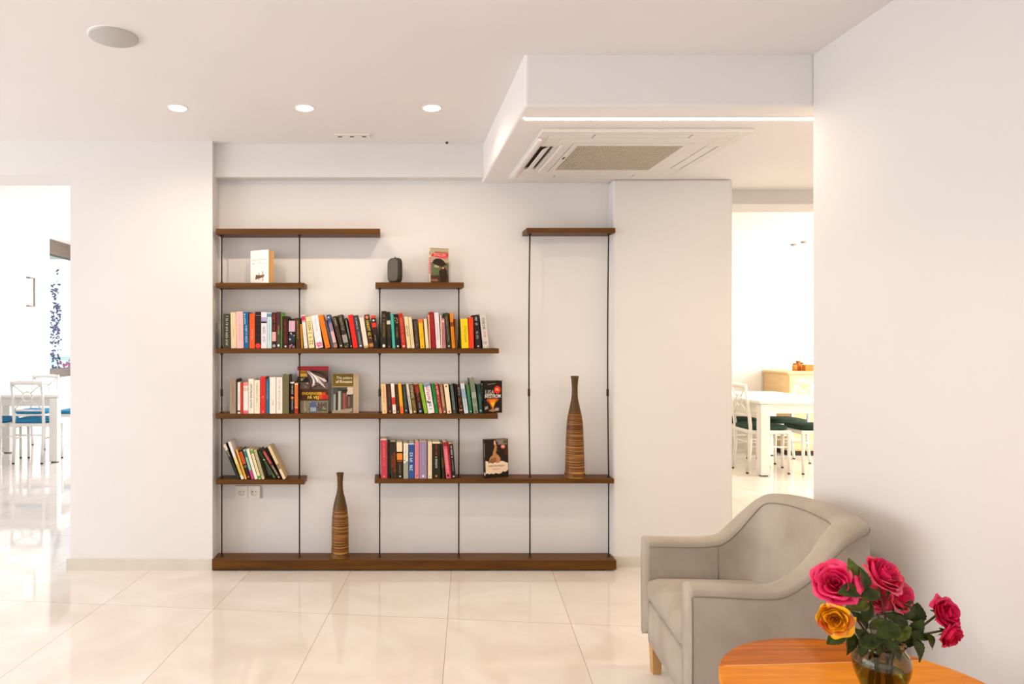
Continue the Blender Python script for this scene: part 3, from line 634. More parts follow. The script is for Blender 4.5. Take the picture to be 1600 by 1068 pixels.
ROW3R = [
 (595.6, 605.2, 1, 685.6, 'c23c4c', '5c141c', 'crimson book, gold script', 'rod', [('t', .3, .9, 'e4906c', .24), ('d', .06, 'f0b060', .12), ('b', .97, 1, 'eac0b0')]),
 (605.8, 608.9, 0, 686.5, '1a0c08', '140a06', 'thin black book', 'crimson', []),
 (611, 620, 1.6, 690, '32280f', '261e0a', 'dark olive book, scrawled red letters', 'thin-black', [('t', .16, .7, 'b8421c', .34, .7), ('t', .26, .6, 'b8421c', .3, .3)]),
 (620.8, 629.8, 1.2, 691, '2c1c10', '20140a', 'orange-and-black sunset book', 'scrawled', [('b', .7, 1, 'f0d8b0'), ('b', .5, .74, 'ea8a38'), ('b', .47, .52, 'b85c20'), ('t', .12, .44, 'a89070', .18), ('d', .06, 'ece0cc', .14)]),
 (630.6, 637.8, .8, 692.5, 'ece4cc', 'dcd2b4', 'cream book, grey-green foot', 'sunset', [('b', .0, .44, '9aa08a'), ('p', .42, .54, '3c382c', 8), ('t', .56, .95, 'b8b098', .28)]),
 (638.4, 647.6, 0, 691.4, '30508c', '223a68', 'blue book, white capitals', 'grey-footed', [('t', .18, .72, 'd4dce4', .5, .45), ('b', .95, .98, 'd8e0e8')]),
 (648.2, 654.6, 0, 690, 'd8808e', 'b86474', 'rose pink book', 'blue', [('t', .4, .94, 'e8a8b0', .2), ('d', .07, 'a03a50', .18)]),
 (655.2, 667, 0, 690, '9884a2', '7c6a88', 'wide lavender book', 'rose-pink', [('t', .34, .94, 'c0b4c8', .14), ('d', .07, 'ece8f0', .14)]),
 (668.6, 675, 0, 690, 'ead4b4', 'd8be98', 'cream book, faint letters', 'lavender', [('t', .2, .9, 'd4b890', .3), ('d', .06, 'a08058', .14)]),
 (675.6, 688, .8, 690.5, '20220f', '181a0a', 'wide black book, white title', 'faint-cream', [('t', .6, .92, 'b83a30', .22), ('t', .28, .6, 'e6e2d0', .24), ('d', .07, 'e07848', .12), ('b', .96, 1, 'ecdca0')]),
 (689, 693.4, 3, 693, '241c10', '1a140a', 'thin dark book, tan line', 'white-titled', [('b', .3, .6, '4a3c20')]),
 (696, 703.4, 5.6, 690.5, 'd25c66', 'a03c46', 'salmon-red book, cursive letters', 'tan-lined', [('t', .16, .8, 'f0b0a8', .5), ('b', .88, 1, '8c2a34'), ('d', .08, '3c2420', .3)]),
 (703.8, 705.6, 4.6, 692, 'a82030', '801420', 'sliver of red book', 'salmon-red', []),
 (706, 712.6, 4.6, 693.4, '1e100c', '160c08', 'black book, white letters', 'red-sliver', [('t', .66, .95, 'd8d0c8', .36), ('d', .62, 'f0f0e8', .14), ('t', .2, .56, 'a09890', .26), ('d', .06, 'd0d0c8', .2)]),
]
row('row3_r', ROW3R, 'lower right row', 'books at the left of the long lower shelf', 'white-lettered')

# books and magazines shown face on -------------------------------------------------
def face_book(label, px, py, key, Y, w, h, th, yaw, lean, cover_c, spine_c, name='book', cat='book', pages=None, hinge='left', group=None):
    """front cover faces -Y; x runs 0..w from the left edge; local origin at lower left front"""
    z = SH[key][0]
    t = thing(name, label, cat, (X(px, Y), Y, z+.0003), (lean, 0, yaw), group)
    c = cmat(cover_c); s_ = cmat(spine_c); ct = .0012; pages = pages or M['page']
    mb = MB().box((0, 0, 0), (w, ct, h), c).box((0, th-ct, 0), (w, th, h), s_)
    if hinge == 'left': mb.box((0, ct, 0), (ct, th-ct, h), s_)
    else: mb.box((w-ct, ct, 0), (w, th-ct, h), s_)
    mb.build('cover', t)
    MB().box((ct if hinge == 'left' else .0005, ct, .001), (w-(.0015 if hinge == 'left' else ct), th-ct, h-.002), pages).build('pages', t)
    return t
# white book with boat drawing
t = face_book('thick white book with a small boat drawing, standing at left on a short shelf', 391.5, 440, 'r1_l', 4.235, .132, .193, .052, math.radians(-28), 0, 'f1ebe4', 'e6ded2', pages=M['page_lit'])
mb = MB(); bc = cmat('6c4a22')
mb.poly([(.035, .022), (.098, .034), (.102, .05), (.072, .046), (.04, .05)], -.0001, bc).poly([(.064, .046), (.068, .046), (.062, .06), (.058, .058)], -.0003, bc)
mb.poly([(.088, .012), (.093, .012), (.092, .07), (.086, .07)], -.0005, cmat('9a7458')).poly([(.06, .02), (.064, .02), (.064, .03), (.06, .03)], -.0005, bc)
mb.build('boat_drawing', t)
mb = MB(); gl = cmat('bfb8ac')
for (x0, x1, z) in ((.012, .03, .112), (.06, .075, .118), (.09, .122, .111), (.014, .05, .132), (.055, .12, .136)):
    x = x0
    while x < x1: w_ = random.uniform(.002, .004); mb.poly([(x, z), (x+w_, z), (x+w_, z+random.uniform(.004, .009)), (x, z+.006)], -.0001, gl); x += w_*1.6
mb.build('cover_lettering', t)
# umbrella book
t = face_book('paperback with a dark umbrella figure and red title banner, beside the black speaker', 673, 440, 'r1_r', 4.195, .115, .2035, .034, math.radians(20), 0, '8a8266', 'cfc2a8')
mb = MB()
mb.poly([(.0, .0), (.115, .0), (.115, .05), (.0, .045)], 0, cmat('50382a'))
mb.poly([(.004, .042), (.115, .046), (.115, .12), (.004, .115)], -.0001, cmat('6c6a4a'), .0003)
mb.poly([(.0, .12), (.115, .12), (.115, .2), (.0, .2)], -.0001, cmat('b8aa8a'), .0003)
mb.poly([(.005, .01), (.045, .01), (.045, .022), (.005, .022)], -.0004, cmat('a4604a'))
mb.poly([(.018, .06), (.03, .05), (.052, .05), (.05, .09), (.03, .1), (.012, .105)], -.0003, cmat('5c7048'))
mb.poly([(.02, .094), (.05, .088), (.052, .1), (.03, .112)], -.0005, cmat('b4ac88'))
mb.build('cover_picture', t)
mb = MB(); um = cmat('2c2210')
mb.poly([(.01, .117), (.014, .128), (.022, .137), (.035, .1425), (.05, .1435), (.065, .141), (.08, .133), (.093, .119), (.105, .103), (.09, .106), (.075, .092), (.06, .098), (.045, .101), (.03, .106)], -.0006, um)
mb.poly([(.036, .137), (.04, .146), (.044, .137)], -.0006, um)
mb.poly([(.06, 0), (.092, 0), (.1, .012), (.106, .05), (.102, .075), (.09, .09), (.07, .088), (.06, .075), (.052, .07), (.055, .05), (.062, .04)], -.0008, cmat('33210f'))
mb.build('umbrella_figure', t)
MB().poly(disc(.078, .088, .0065, 12), -.0012, cmat('e0a07c')).build('face_print', t)
mb = MB().poly([(.003, .155), (.01, .172), (.112, .175), (.108, .152), (.06, .150)], -.0006, cmat('d8343a')).poly([(.026, .177), (.108, .178), (.108, .1815), (.026, .183)], -.0006, cmat('a8323a')).poly([(.05, .143), (.104, .142), (.104, .15), (.05, .149)], -.0005, cmat('e0686a'))
mb.build('title_banner', t)
text('STALLERI', .02, cmat('f6c8be'), t, (.058, -.0013, .1625), sx=.95)
mb = MB().box((-.0004, .002, .055), (0, .024, .15), cmat('d24a6a')).box((-.0004, .006, .165), (0, .016, .185), cmat('6a6050'))
for k in range(7): mb.box((-.0008, .008, .062+k*.012), (-.0004, .018, .069+k*.012), cmat('f0a8b4'))
mb.build('spine_print', t)
# black face-on thriller at end of middle shelf
t = face_book('black paperback with white capitals and red price sticker, at the right shelf end', 755.5, 646, 'row2', 4.19, .122, .1895, .040, math.radians(20), 0, '1c140c', '191008')
mb = MB()
mb.poly([(.028, .085), (.018, .075), (.035, .06), (.055, .028), (.066, .028), (.078, .058), (.1, .078), (.092, .086)], -.0001, cmat('c2521a'))
mb.poly([(.034, .078), (.05, .056), (.058, .036), (.064, .036), (.07, .056), (.086, .078)], -.0004, cmat('f08a18'))
mb.poly([(.045, .062), (.055, .042), (.06, .03), (.066, .042), (.076, .062)], -.0007, cmat('f6c81e'))
mb.poly([(.03, .014), (.055, .026), (.062, .03), (.07, .026), (.082, .012), (.06, .006)], -.0009, cmat('b07c54'))
mb.poly([(.008, .02), (.028, .026), (.028, .042), (.008, .036)], -.0009, cmat('a89c8c')).poly([(.075, .012), (.1, .014), (.1, .03), (.077, .03)], -.0009, cmat('c0ac90'))
mb.poly([(.026, .166), (.08, .172), (.08, .175), (.026, .17)], -.0004, cmat('8a7c64'))
mb.build('cover_picture', t)
text('LISA', .036, cmat('b8b0ac'), t, (.04, -.0008, .121), sx=.9, bold=.0006)
text('NYSTROM', .0285, cmat('efe8e0'), t, (.0605, -.001, .098), sx=.79, bold=.0006)
MB().poly(disc(.09, .136, .023, 22), -.0013, cmat('e63218')).build('price_sticker', t)
text('98,', .02, cmat('f4c8a0'), t, (.089, -.002, .137), bold=.0004, name='price_lettering')
mb = MB(); z = .175
for k in range(16): mb.box((-.0005, .012, z-.0075), (0, .028, z-.002), cmat('d8d0c8' if k < 11 else 'b08a70')); z -= .0098
mb.build('spine_print', t)
# face-on paperback at the right of the long lower shelf
t = face_book('paperback with a kneeling figure above a torn white title panel, lower shelf', 759, 748, 'row3_r', 4.195, .146, .223, .034, math.radians(16), -math.radians(3), '20160e', '261c10')
mb = MB()
mb.poly([(.07, .15), (.085, .15), (.082, .2), (.074, .21), (.06, .2), (.063, .17)], -.0001, cmat('3a2414'))
mb.poly([(.088, .19), (.14, .19), (.14, .221), (.07, .221), (.07, .2)], 0, cmat('8a7c74'), .0002).poly([(.115, .195), (.14, .195), (.14, .216), (.115, .216)], -.0001, cmat('5c5238')).poly([(.12, .13), (.14, .13), (.14, .188), (.12, .188)], -.0001, cmat('4a1c14'))
mb.build('cover_picture', t)
fig = [(.02, .092), (.03, .118), (.046, .13), (.05, .15), (.058, .175), (.062, .2), (.07, .2), (.074, .175), (.07, .15), (.068, .14), (.084, .128), (.096, .11), (.096, .09), (.084, .076), (.06, .07), (.03, .078)]
MB().poly(fig, -.0006, cmat('b8824e')).poly([(.024, .098), (.04, .112), (.066, .116), (.07, .1), (.06, .082), (.03, .082)], -.0010, cmat('8c5c38')).poly([(.056, .19), (.064, .19), (.066, .21), (.06, .219), (.055, .206)], -.0008, cmat('e8b898')).build('figure_print', t)
torn = [(0, .022), (.01, .026), (.02, .02), (.035, .024), (.05, .019), (.064, .026), (.08, .02), (.096, .022), (.11, .034), (.124, .03), (.143, .04), (.143, .082), (.128, .086), (.115, .092), (.1, .095), (.09, .088), (.076, .082), (.06, .088), (.045, .08), (.032, .086), (.02, .084), (.015, .094), (0, .098)]
MB().poly(torn, -.0012, cmat('ecd6b8')).build('title_panel', t)
text('MARION PALM', .0165, cmat('54422e'), t, (.066, -.002, .0665), sx=.92)
text('GALLKAT', .012, cmat('cc8a70'), t, (.066, -.002, .049))
MB().poly(disc(.113, .178, .0135, 18), -.0008, cmat('c04a38')).poly([(.102, .172), (.124, .172), (.122, .186), (.104, .186)], -.0014, cmat('e0a890')).build('round_sticker', t)
mb = MB(); z = .2
for k in range(18): mb.box((-.0005, .008, z-.006), (0, .016, z-.002), cmat('c8c0b0' if k < 10 else '6c5c4c')); z -= .0082
mb.box((-.0005, .004, .012), (0, .02, .03), cmat('e6ded0')).build('spine_print', t)
# palace guide
t = face_book('guide book with an olive title band over a photograph of red palace columns', 518.5, 645, 'row2', 4.215, .158, .232, .012, 0, -math.radians(8), 'b39c82', '7a6448', name='book')
mb = MB().poly([(.002, .156), (.125, .156), (.125, .23), (.002, .23)], 0, cmat('6e5810'))
mb.build('title_band', t)
mb = MB().poly([(.002, .003), (.125, .003), (.125, .152), (.002, .152)], 0, cmat('4a4a40'), .0002)
mb.poly([(.085, .1), (.124, .112), (.124, .151), (.09, .151)], -.0002, cmat('cdbfa6'))
mb.poly([(.003, .003), (.1, .003), (.12, .01), (.12, .028), (.06, .02), (.003, .012)], -.0002, cmat('a89a82'))
for x0, x1, z0, z1, c in ((.008, .022, .008, .11, '9a9c94'), (.036, .052, .016, .13, 'b8b4a4'), (.066, .08, .02, .12, 'a8483c'), (.096, .104, .036, .1, 'b0523f'), (.022, .036, .016, .12, '2c2c28')):
    mb.poly([(x0, z0), (x1, z0), (x1-.001, z1), (x0+.001, z1)], -.0004, cmat(c))
mb.poly([(.034, .128), (.054, .128), (.06, .145), (.03, .145)], -.0006, cmat('3c3c34')).poly([(.06, .118), (.086, .118), (.094, .138), (.056, .138)], -.0006, cmat('26241e')).poly([(.09, .098), (.11, .098), (.114, .108), (.086, .108)], -.0006, cmat('2a261e'))
mb.poly([(.08, .028), (.12, .034), (.12, .044), (.08, .036)], -.0006, cmat('5c4630')).build('cover_photograph', t)
text('The palace', .0215, cmat('ece4cc'), t, (.118, -.0008, .207), align='RIGHT')
text('of Knossos', .0215, cmat('ece4cc'), t, (.118, -.0008, .184), align='RIGHT', bold=.0004)
# magazine with folded corner
def magazine():
    Y = 4.222
    t = thing('magazine', 'colourful magazine with its top right corner curling forward and yellow cover headline', 'magazine', (X(463.5, Y), Y, SH['row2'][0]+.0004), (-math.radians(7), 0, 0))
    w, h = .185, .275
    mb = MB().poly([(0, 0), (w, 0), (w, h), (0, h)], .003, cmat('5c4a3c'), .003); mb.build('pages', t)
    mb = MB(); y = -.0001
    def q(x0, z0, x1, z1, c, lv=0): mb.poly([(x0, z0), (x1, z0), (x1, z1), (x0, z1)], y-.0003*lv, cmat(c), .0003)
    q(0, 0, w, h, '5a4434'); q(0, .25, w, h, 'a82c34', 1); q(.0, .214, .012, .25, 'e0a8a4', 1); q(.012, .212, .06, .248, 'd8a41c', 1); q(0, .18, w, .21, '1c1610', 1)
    q(0, .075, w, .14, '4c2c1c', 1); q(.13, .08, .17, .12, 'd04a1c', 2); q(.15, .08, w, .105, 'c0281c', 3); q(0, .0, w, .07, '8c8468', 1)
    q(.075, .004, .12, .066, '5a6088', 2); q(.08, .008, .115, .032, '9ab0c0', 3); q(.125, .008, .18, .064, '5c5444', 2); q(.045, .0, .048, .07, 'd8d0c0', 3); q(.0, .14, w, .18, '6c5a4c', 1)
    for k in range(60):
        x0 = random.uniform(.004, w-.02); z0 = random.choice((random.uniform(.002, .062), random.uniform(.145, .2)))
        q(x0, z0, x0+random.uniform(.003, .012), z0+random.uniform(.003, .01), random.choice(('b8a888', '3c342c', 'c8bca8', '7a5c8c', '98a070', '6c3c2c')), 4)
    for k in range(9): q(.014+k*.005, .216, .0175+k*.005, .228, 'f0d060', 2); q(.014+k*.005, .233, .0175+k*.005, .244, '7c3010', 2)
    mb.build('front_page', t)
    text('ENDRINGER', .0225, cmat('e6b41c'), t, (.088, -.0018, .113), sx=.95, bold=.0006)
    text('PÅ VEJ', .024, cmat('ecc83c'), t, (.096, -.0018, .089), bold=.0006)
    # curled pages sweeping from the top left down to the right edge
    for lay, (c, off) in enumerate((('4c3c3a', 0), ('e8e0d0', .004), ('7a6a84', .008), ('ece4d8', .012))):
        n, m_ = 10, 8; vs = []; fs = []
        A0 = Vector((.052+lay*.004, -.002-.002*lay, .248)); B0 = Vector((w-.004-lay*.004, -.003, .205-lay*.02))
        tip = Vector((.075+lay*.016, -.03-off, .128+lay*.016))
        for i in range(n+1):
            u = i/n; e = A0.lerp(B0, u); bul = math.sin(PI*u)
            e = e+Vector((.012*bul, -.014*bul, .012*bul))
            f = A0.lerp(B0, u).lerp(tip, .95*bul**.7) if 0 < i < n else e
            for j in range(m_+1):
                v = j/m_; p = e.lerp(f, v); p = p+Vector((0, -.012*math.sin(PI*v)*bul, 0)); vs.append(p)
        for i in range(n):
            for j in range(m_): k = i*(m_+1)+j; fs.append((k, k+1, k+m_+2, k+m_+1))
        o = MB().add(vs, fs, cmat(c), True).build('curled_page', t)
        md = o.modifiers.new('thickness', 'SOLIDIFY'); md.thickness = .0006
magazine()

# portable speaker
def rounded_block(w, d, h, mt, n=24, m_=14, ex=3.2):
    vs, fs = [], []
    for j in range(m_+1):
        v = -1+2*j/m_; zz = math.sin(v*PI/2); rr = max(.0, (1-abs(zz)**4.5))**(1/4.5)
        for i in range(n):
            t_ = 2*PI*i/n; c, s_ = math.cos(t_), math.sin(t_)
            vs.append((w/2*rr*math.copysign(abs(c)**(2/ex), c), d/2*rr*math.copysign(abs(s_)**(2/ex), s_), h/2+h/2*zz))
    for j in range(m_):
        for i in range(n): fs.append((j*n+i, j*n+(i+1) % n, (j+1)*n+(i+1) % n, (j+1)*n+i))
    return MB().add(vs, fs, mt, True)
sp = thing('portable_speaker', 'small rounded black portable speaker standing on the short upper shelf', 'speaker', (X(617.5, 4.24), 4.24, SH['r1_r'][0]), (0, 0, math.radians(-38)))
rounded_block(.088, .056, .150, M['spk']).build('body', sp)
rounded_block(.076, .012, .134, M['spkf']).build('grille', sp, (0, -.0245, .008))
MB().tube([(.006*math.cos(k*PI/8), 0, .147+.009*math.sin(k*PI/8)) for k in range(9)], .002, M['spk'], 8).build('carry_loop', sp)

# tall ringed vases
def vase(label, px, py, Y, prof, hpx, mt, z):
    k = Y/F
    pr = [(r*k, (hpx-y)*k) for r, y in prof][::-1]
    pr = [(.0005, 0)]+pr+[(pr[-1][0]-.003, pr[-1][1]-.002), (pr[-1][0]-.006, pr[-1][1]-.05), (.0005, pr[-1][1]-.055)]
    # smooth the profile by interpolation with small turned ridges
    out = []
    for i in range(len(pr)-1):
        (r0, z0), (r1, z1) = pr[i], pr[i+1]; n = max(1, int(abs(z1-z0)/.004))
        for j in range(n):
            t_ = j/n; zz = z0+(z1-z0)*t_; rr = r0+(r1-r0)*t_
            if i < len(pr)-4 and .01 < zz < pr[-3][1]*.58: rr += .0007*math.sin(zz*900)
            out.append((rr, zz))
    out.append(pr[-1])
    o = MB().lathe(out, mt, 40).build('floor_vase', None, (X(px, Y), Y, z)); return tag(o, label, 'vase', 'tall ringed bottle vases')
vase('tall ringed brown bottle vase standing on the long base board', 531.5, 871, 4.215,
     [(6, 0), (5.6, 2), (4.5, 7), (4.3, 15), (4.5, 25), (5.8, 33), (7.6, 39), (9.3, 46), (10.8, 53), (11.8, 61), (12.6, 70), (13.1, 80), (13.3, 95), (13.3, 110), (13.8, 124), (15, 128), (15, 131)], 131, vase_mat('ringed_clay_a', .30), BASET)
vase('tall ringed brown bottle vase on the right end of the lower shelf', 898, 744, 4.225,
     [(6.4, 0), (6.0, 2), (4.9, 8), (4.4, 18), (4.6, 30), (5.6, 38), (7.3, 46), (9, 54), (10.8, 62), (12.2, 72), (12.9, 84), (13.6, 100), (14.3, 122), (14.8, 142), (15.2, 150), (16, 153), (16, 157.5)], 157.5, vase_mat('ringed_clay_b', .385), SH['row3_r'][0])

# ---------------------------------------------------------------- armchair
def catmull(P, n):
    out = []
    for i in range(len(P)-1):
        p0, p1, p2, p3 = P[max(i-1, 0)], P[i], P[i+1], P[min(i+2, len(P)-1)]
        for k in range(n):
            t_ = k/n; out.append(tuple(.5*((2*b)+(-a+c)*t_+(2*a-5*b+4*c-d)*t_*t_+(-a+3*b-3*c+d)*t_**3) for a, b, c, d in zip(p0, p1, p2, p3)))
    out.append(tuple(P[-1])); return out
def armchair():
    t = thing('armchair', 'grey velvet armchair with sloping arms standing against the right wall', 'armchair', (1.3, 2.6, 0))
    O = Vector((1.3, 2.6, 0))
    # outer plan outline with height of the top edge: near front -> near back corner -> far back corner -> far front
    P = [(.969, 2.304, .535), (1.06, 2.294, .535), (1.16, 2.284, .533), (1.235, 2.274, .540), (1.30, 2.266, .578), (1.36, 2.26, .636), (1.42, 2.258, .700), (1.475, 2.268, .728),
         (1.525, 2.296, .738), (1.563, 2.345, .741), (1.587, 2.41, .742), (1.600, 2.50, .742), (1.605, 2.60, .742), (1.602, 2.70, .739), (1.588, 2.78, .734), (1.56, 2.845, .727), (1.52, 2.892, .716), (1.475, 2.915, .690),
         (1.43, 2.926, .648), (1.375, 2.933, .594), (1.325, 2.937, .550), (1.26, 2.941, .537), (1.15, 2.946, .535), (1.038, 2.955, .535)]
    C = catmull(P, 4); n = len(C)
    rings = []; Zb = .125; th = .092; r = .026
    def offset(f):
        L = []
        for i in range(n):
            p = Vector(C[i]); d = Vector(C[min(i+1, n-1)])-Vector(C[max(i-1, 0)]); d.z = 0; d.normalize()
            back = max(0, min(1, (p.x-1.33)/.2)); L.append(Vector((p.x, p.y, 0))+Vector((-d.y, d.x, 0))*f(back))
        for it in range(26):
            L = [L[0]]+[L[i]*.5+(L[i-1]+L[i+1])*.25 for i in range(1, n-1)]+[L[-1]]
        return L
    IT = offset(lambda b_: th+.012*b_); IB = offset(lambda b_: th+.012*b_+.075*b_)
    for i in range(n):
        p = Vector(C[i]); o0 = Vector((p.x, p.y, 0)); zt = p.z; w_ = IT[i]-o0
        ring = []
        for f, z_, bul in ((0, Zb, 0), (0, .25, .004), (0, .36, .006), (0, .45, .004), (0, zt-r*1.2, 0), (.03, zt-r*.5, 0), (.12, zt-.006, 0), (.3, zt, 0), (.5, zt+.004, 0), (.7, zt, 0), (.88, zt-.006, 0), (.97, zt-r*.5, 0), (1, zt-r*1.2, 0)):
            q = o0+w_*f-w_.normalized()*bul; q.z = z_; ring.append(q-O)
        for f, z_ in ((.12, zt-.06), (.55, (zt+.36)/2-.01), (1, .37), (1, Zb+.05)):
            q = IT[i].lerp(IB[i], f); q.z = z_; ring.append(q-O)
        rings.append(ring)
    m_ = len(rings[0]); vs = [q for R in rings for q in R]; fs = []
    for i in range(n-1):
        for k in range(m_-1): fs.append((i*m_+k, i*m_+k+1, (i+1)*m_+k+1, (i+1)*m_+k))
        fs.append((i*m_+m_-1, i*m_, (i+1)*m_, (i+1)*m_+m_-1))
    mb = MB().add(vs, fs, M['fabric'], True)
    # padded fronts: the end ring pulled forward slightly with a rounded edge
    for i, sg in ((0, -1), (n-1, -1)):
        R = rings[i]; fw = Vector((-.994, .106, 0))
        cen = sum(R, Vector())/m_
        L1 = [q+fw*.010+(cen-q)*.035 for q in R]; L1 = [Vector((q.x, q.y, max(q.z, Zb-O.z))) for q in L1]
        vs2 = list(R)+L1; f2 = [(k, (k+1) % m_, m_+(k+1) % m_, m_+k) for k in range(m_)]+[tuple(range(m_, 2*m_))]
        mb.add(vs2, f2, M['fabric'], True)
    mb.build('arms_and_back', t)
    # piping along outer and inner top edges
    for off in (4, 12):
        pts = [R[off]+Vector((0, 0, .004)) for R in rings]
        MB().tube(pts, .0023, M['piping'], 6).build('piping', t)
    for i in (n-12, 11):
        MB().tube([rings[i][k] for k in range(12, 16)], .0016, M['piping'], 6).build('seam', t)
    for i in (0, n-1):
        MB().tube([rings[i][k]+Vector((-.004, 0, 0)) for k in range(0, 5)], .002, M['piping'], 6).build('piping', t)
    # seat cushion and apron between the arms
    def slab(name, z0, z1, dome, x_in, front, mt=M['fabric']):
        A = Vector((.979, 2.396, 0)); B = Vector((1.028, 2.862, 0)); back = Vector((.46+x_in, -.03, 0))
        nu, nv = 14, 14; prof_r = .02; vs = []; fs = []
        for j in range(nv+1):
            for i in range(nu+1):
                u, v = i/nu, j/nv
                p = (A+Vector((-.004-front, 0, 0))).lerp(B+Vector((-.004-front, 0, 0)), u)+back*v
                e = (1-abs(2*u-1)**6)*(1-max(0, 1-v*9)**2*.9)
                z = z1-dome+dome*math.sin(PI*u)**.5*min(1, .25+v*5)
                if v < .06: z -= .012*(1-v/.06)
                vs.append(p+Vector((0, 0, z))-O)
        for j in range(nv):
            for i in range(nu): k = j*(nu+1)+i; fs.append((k, k+1, k+nu+2, k+nu+1))
        b0 = len(vs)
        edge = [i for i in range(nu+1)]+[j*(nu+1)+nu for j in range(1, nv+1)]+[nv*(nu+1)+i for i in range(nu-1, -1, -1)]+[j*(nu+1) for j in range(nv-1, 0, -1)]
        zm = (z0+z1)/2
        for lvl, (zz, out) in enumerate(((zm, .007), (z0+.006, .004), (z0, -.004))):
            for k in edge:
                q = Vector(vs[k]); q.z = zz
                if q.x+O.x < 1.06: q.x -= out
                vs.append(q)
        E = len(edge)
        for k in range(E):
            a, b = edge[k], edge[(k+1) % E]; fs.append((a, b, b0+(k+1) % E, b0+k))
            for l in range(2): fs.append((b0+l*E+k, b0+l*E+(k+1) % E, b0+(l+1)*E+(k+1) % E, b0+(l+1)*E+k))
        fs.append(tuple(b0+2*E+k for k in range(E)))
        return MB().add(vs, fs, mt, True).build(name, t)
    slab('seat_cushion', .302, .405, .022, 0, .0)
    slab('seat_base', .125, .298, .002, 0, -.004)
    for x, y in ((1.058, 2.872), (1.03, 2.36), (1.55, 2.80), (1.51, 2.34)):
        T = Matrix.Translation((x-O.x, y-O.y, 0))
        vs = [(sx*s_, sy*s_, z) for z, s_ in ((0, .016), (.128, .021)) for sx, sy in ((-1, -1), (1, -1), (1, 1), (-1, 1))]
        MB().add(vs, [(0, 1, 2, 3), (4, 5, 6, 7), (0, 1, 5, 4), (1, 2, 6, 5), (2, 3, 7, 6), (3, 0, 4, 7)], M['legwood'], False, T).build('leg', t)
armchair()

# ---------------------------------------------------------------- round table
TZ, TCX, TCY, TR = .470, 1.161, 1.741, .334
def coffee_table():
    t = thing('coffee_table', 'round orange-brown wooden side table in front of the armchair', 'table', (TCX, TCY, 0))
    seam_y = 1.912-TCY; sl = math.tan(math.radians(3.5)); N = 96; th = .026
    def half(top, mt, name):
        mb = MB(); pts = []
        for k in range(N+1):
            a = 2*PI*k/N; x, y = TR*math.cos(a), TR*math.sin(a); pts.append((x, y))
        def side(p): return p[1]-(seam_y+sl*p[0])
        poly = []
        for i in range(N):
            a, b = pts[i], pts[i+1]; sa, sb = side(a), side(b)
            if (sa > 0) == top: poly.append(a)
            if (sa > 0) != (sb > 0): f = sa/(sa-sb); poly.append((a[0]+(b[0]-a[0])*f, a[1]+(b[1]-a[1])*f))
        n = len(poly); lay = []
        for s_, z in ((.985, TZ-th), (1, TZ-th+.006), (1, TZ-.004), (.992, TZ)):
            lay.append([(x*s_ if abs(side((x, y))) > 1e-6 else x*s_, y*s_ if abs(side((x, y))) > 1e-6 else y, z) for x, y in poly])
        vs = [p for L in lay for p in L]; fs = [tuple(range(n)), tuple(range(3*n, 4*n))]
        for l in range(3):
            for k in range(n): fs.append((l*n+k, l*n+(k+1) % n, (l+1)*n+(k+1) % n, (l+1)*n+k))
        mb.add(vs, fs, mt); return mb.build(name, t)
    a = half(True, M['plankd'], 'table_top_plank'); a['label'] = 'darker reddish back plank of the table top'
    b = half(False, M['plankl'], 'table_top_plank'); b['label'] = 'lighter orange front plank of the table top'
    x0, x1 = -.282, .27
    MB().add([(x0, seam_y+sl*x0-.004, TZ-.001), (x1, seam_y+sl*x1-.003, TZ-.001), (x1, seam_y+sl*x1+.0005, TZ-.001), (x0, seam_y+sl*x0+.0005, TZ-.001),
              (x0, seam_y+sl*x0-.004, TZ+.0006), (x1, seam_y+sl*x1-.003, TZ+.0006), (x1, seam_y+sl*x1+.0005, TZ+.0006), (x0, seam_y+sl*x0+.0005, TZ+.0006)],
             [(0, 1, 2, 3), (4, 5, 6, 7), (0, 1, 5, 4), (1, 2, 6, 5), (2, 3, 7, 6), (3, 0, 4, 7)], M['seam']).build('pale_seam', t)
    for k in range(3):
        an = PI/2+k*2*PI/3+.4
        MB().tube([(.2*math.cos(an), .2*math.sin(an), TZ-th), (.27*math.cos(an), .27*math.sin(an), 0)], [.018, .012], M['plankl'], 14).build('leg', t)
coffee_table()

# ---------------------------------------------------------------- glass vase with roses
VY = 1.69; VX = (1377-CX)/F*VY; K = VY/F
def glass_vase():
    g = bpy.data.materials.new('smoky_olive_glass'); g.use_nodes = True; b = g.node_tree.nodes['Principled BSDF']
    b.inputs['Base Color'].default_value = (.44, .43, .2, 1); b.inputs['Roughness'].default_value = .03; b.inputs['Transmission Weight'].default_value = 1; b.inputs['IOR'].default_value = 1.48
    w = bpy.data.materials.new('vase_water'); w.use_nodes = True; b = w.node_tree.nodes['Principled BSDF']
    b.inputs['Base Color'].default_value = (.62, .62, .42, 1); b.inputs['Roughness'].default_value = .0; b.inputs['Transmission Weight'].default_value = 1; b.inputs['IOR'].default_value = 1.33
    t = thing('flower_vase', 'squat smoky olive glass vase holding roses on the round table', 'vase', (VX, VY, TZ+.001))
    px = [(17, 0), (18.5, 3), (20, 8), (25, 20), (30.5, 32), (35, 43), (38.5, 54), (40, 64), (39.5, 73), (36.5, 81), (32.5, 87), (30.5, 91), (31.5, 95), (34, 98)]
    outer = [(r*K, z*K) for r, z in px]; wall = .0028
    inner = [(r-wall, z+(.006 if i == 0 else 0)) for i, (r, z) in enumerate(outer)]
    prof = [(.0004, 0)]+outer+inner[::-1]+[(.0004, .007)]
    MB().lathe(prof, g, 56).build('glass_body', t)
    wl = 52*K
    wi = [(r-.0006, max(z, .0078)) for r, z in inner if z < wl-.002]+[((38-1)*K-wall, wl)]
    MB().lathe([(.0004, .0078)]+wi+[(.0004, wl)], w, 48).build('water', t)
glass_vase()

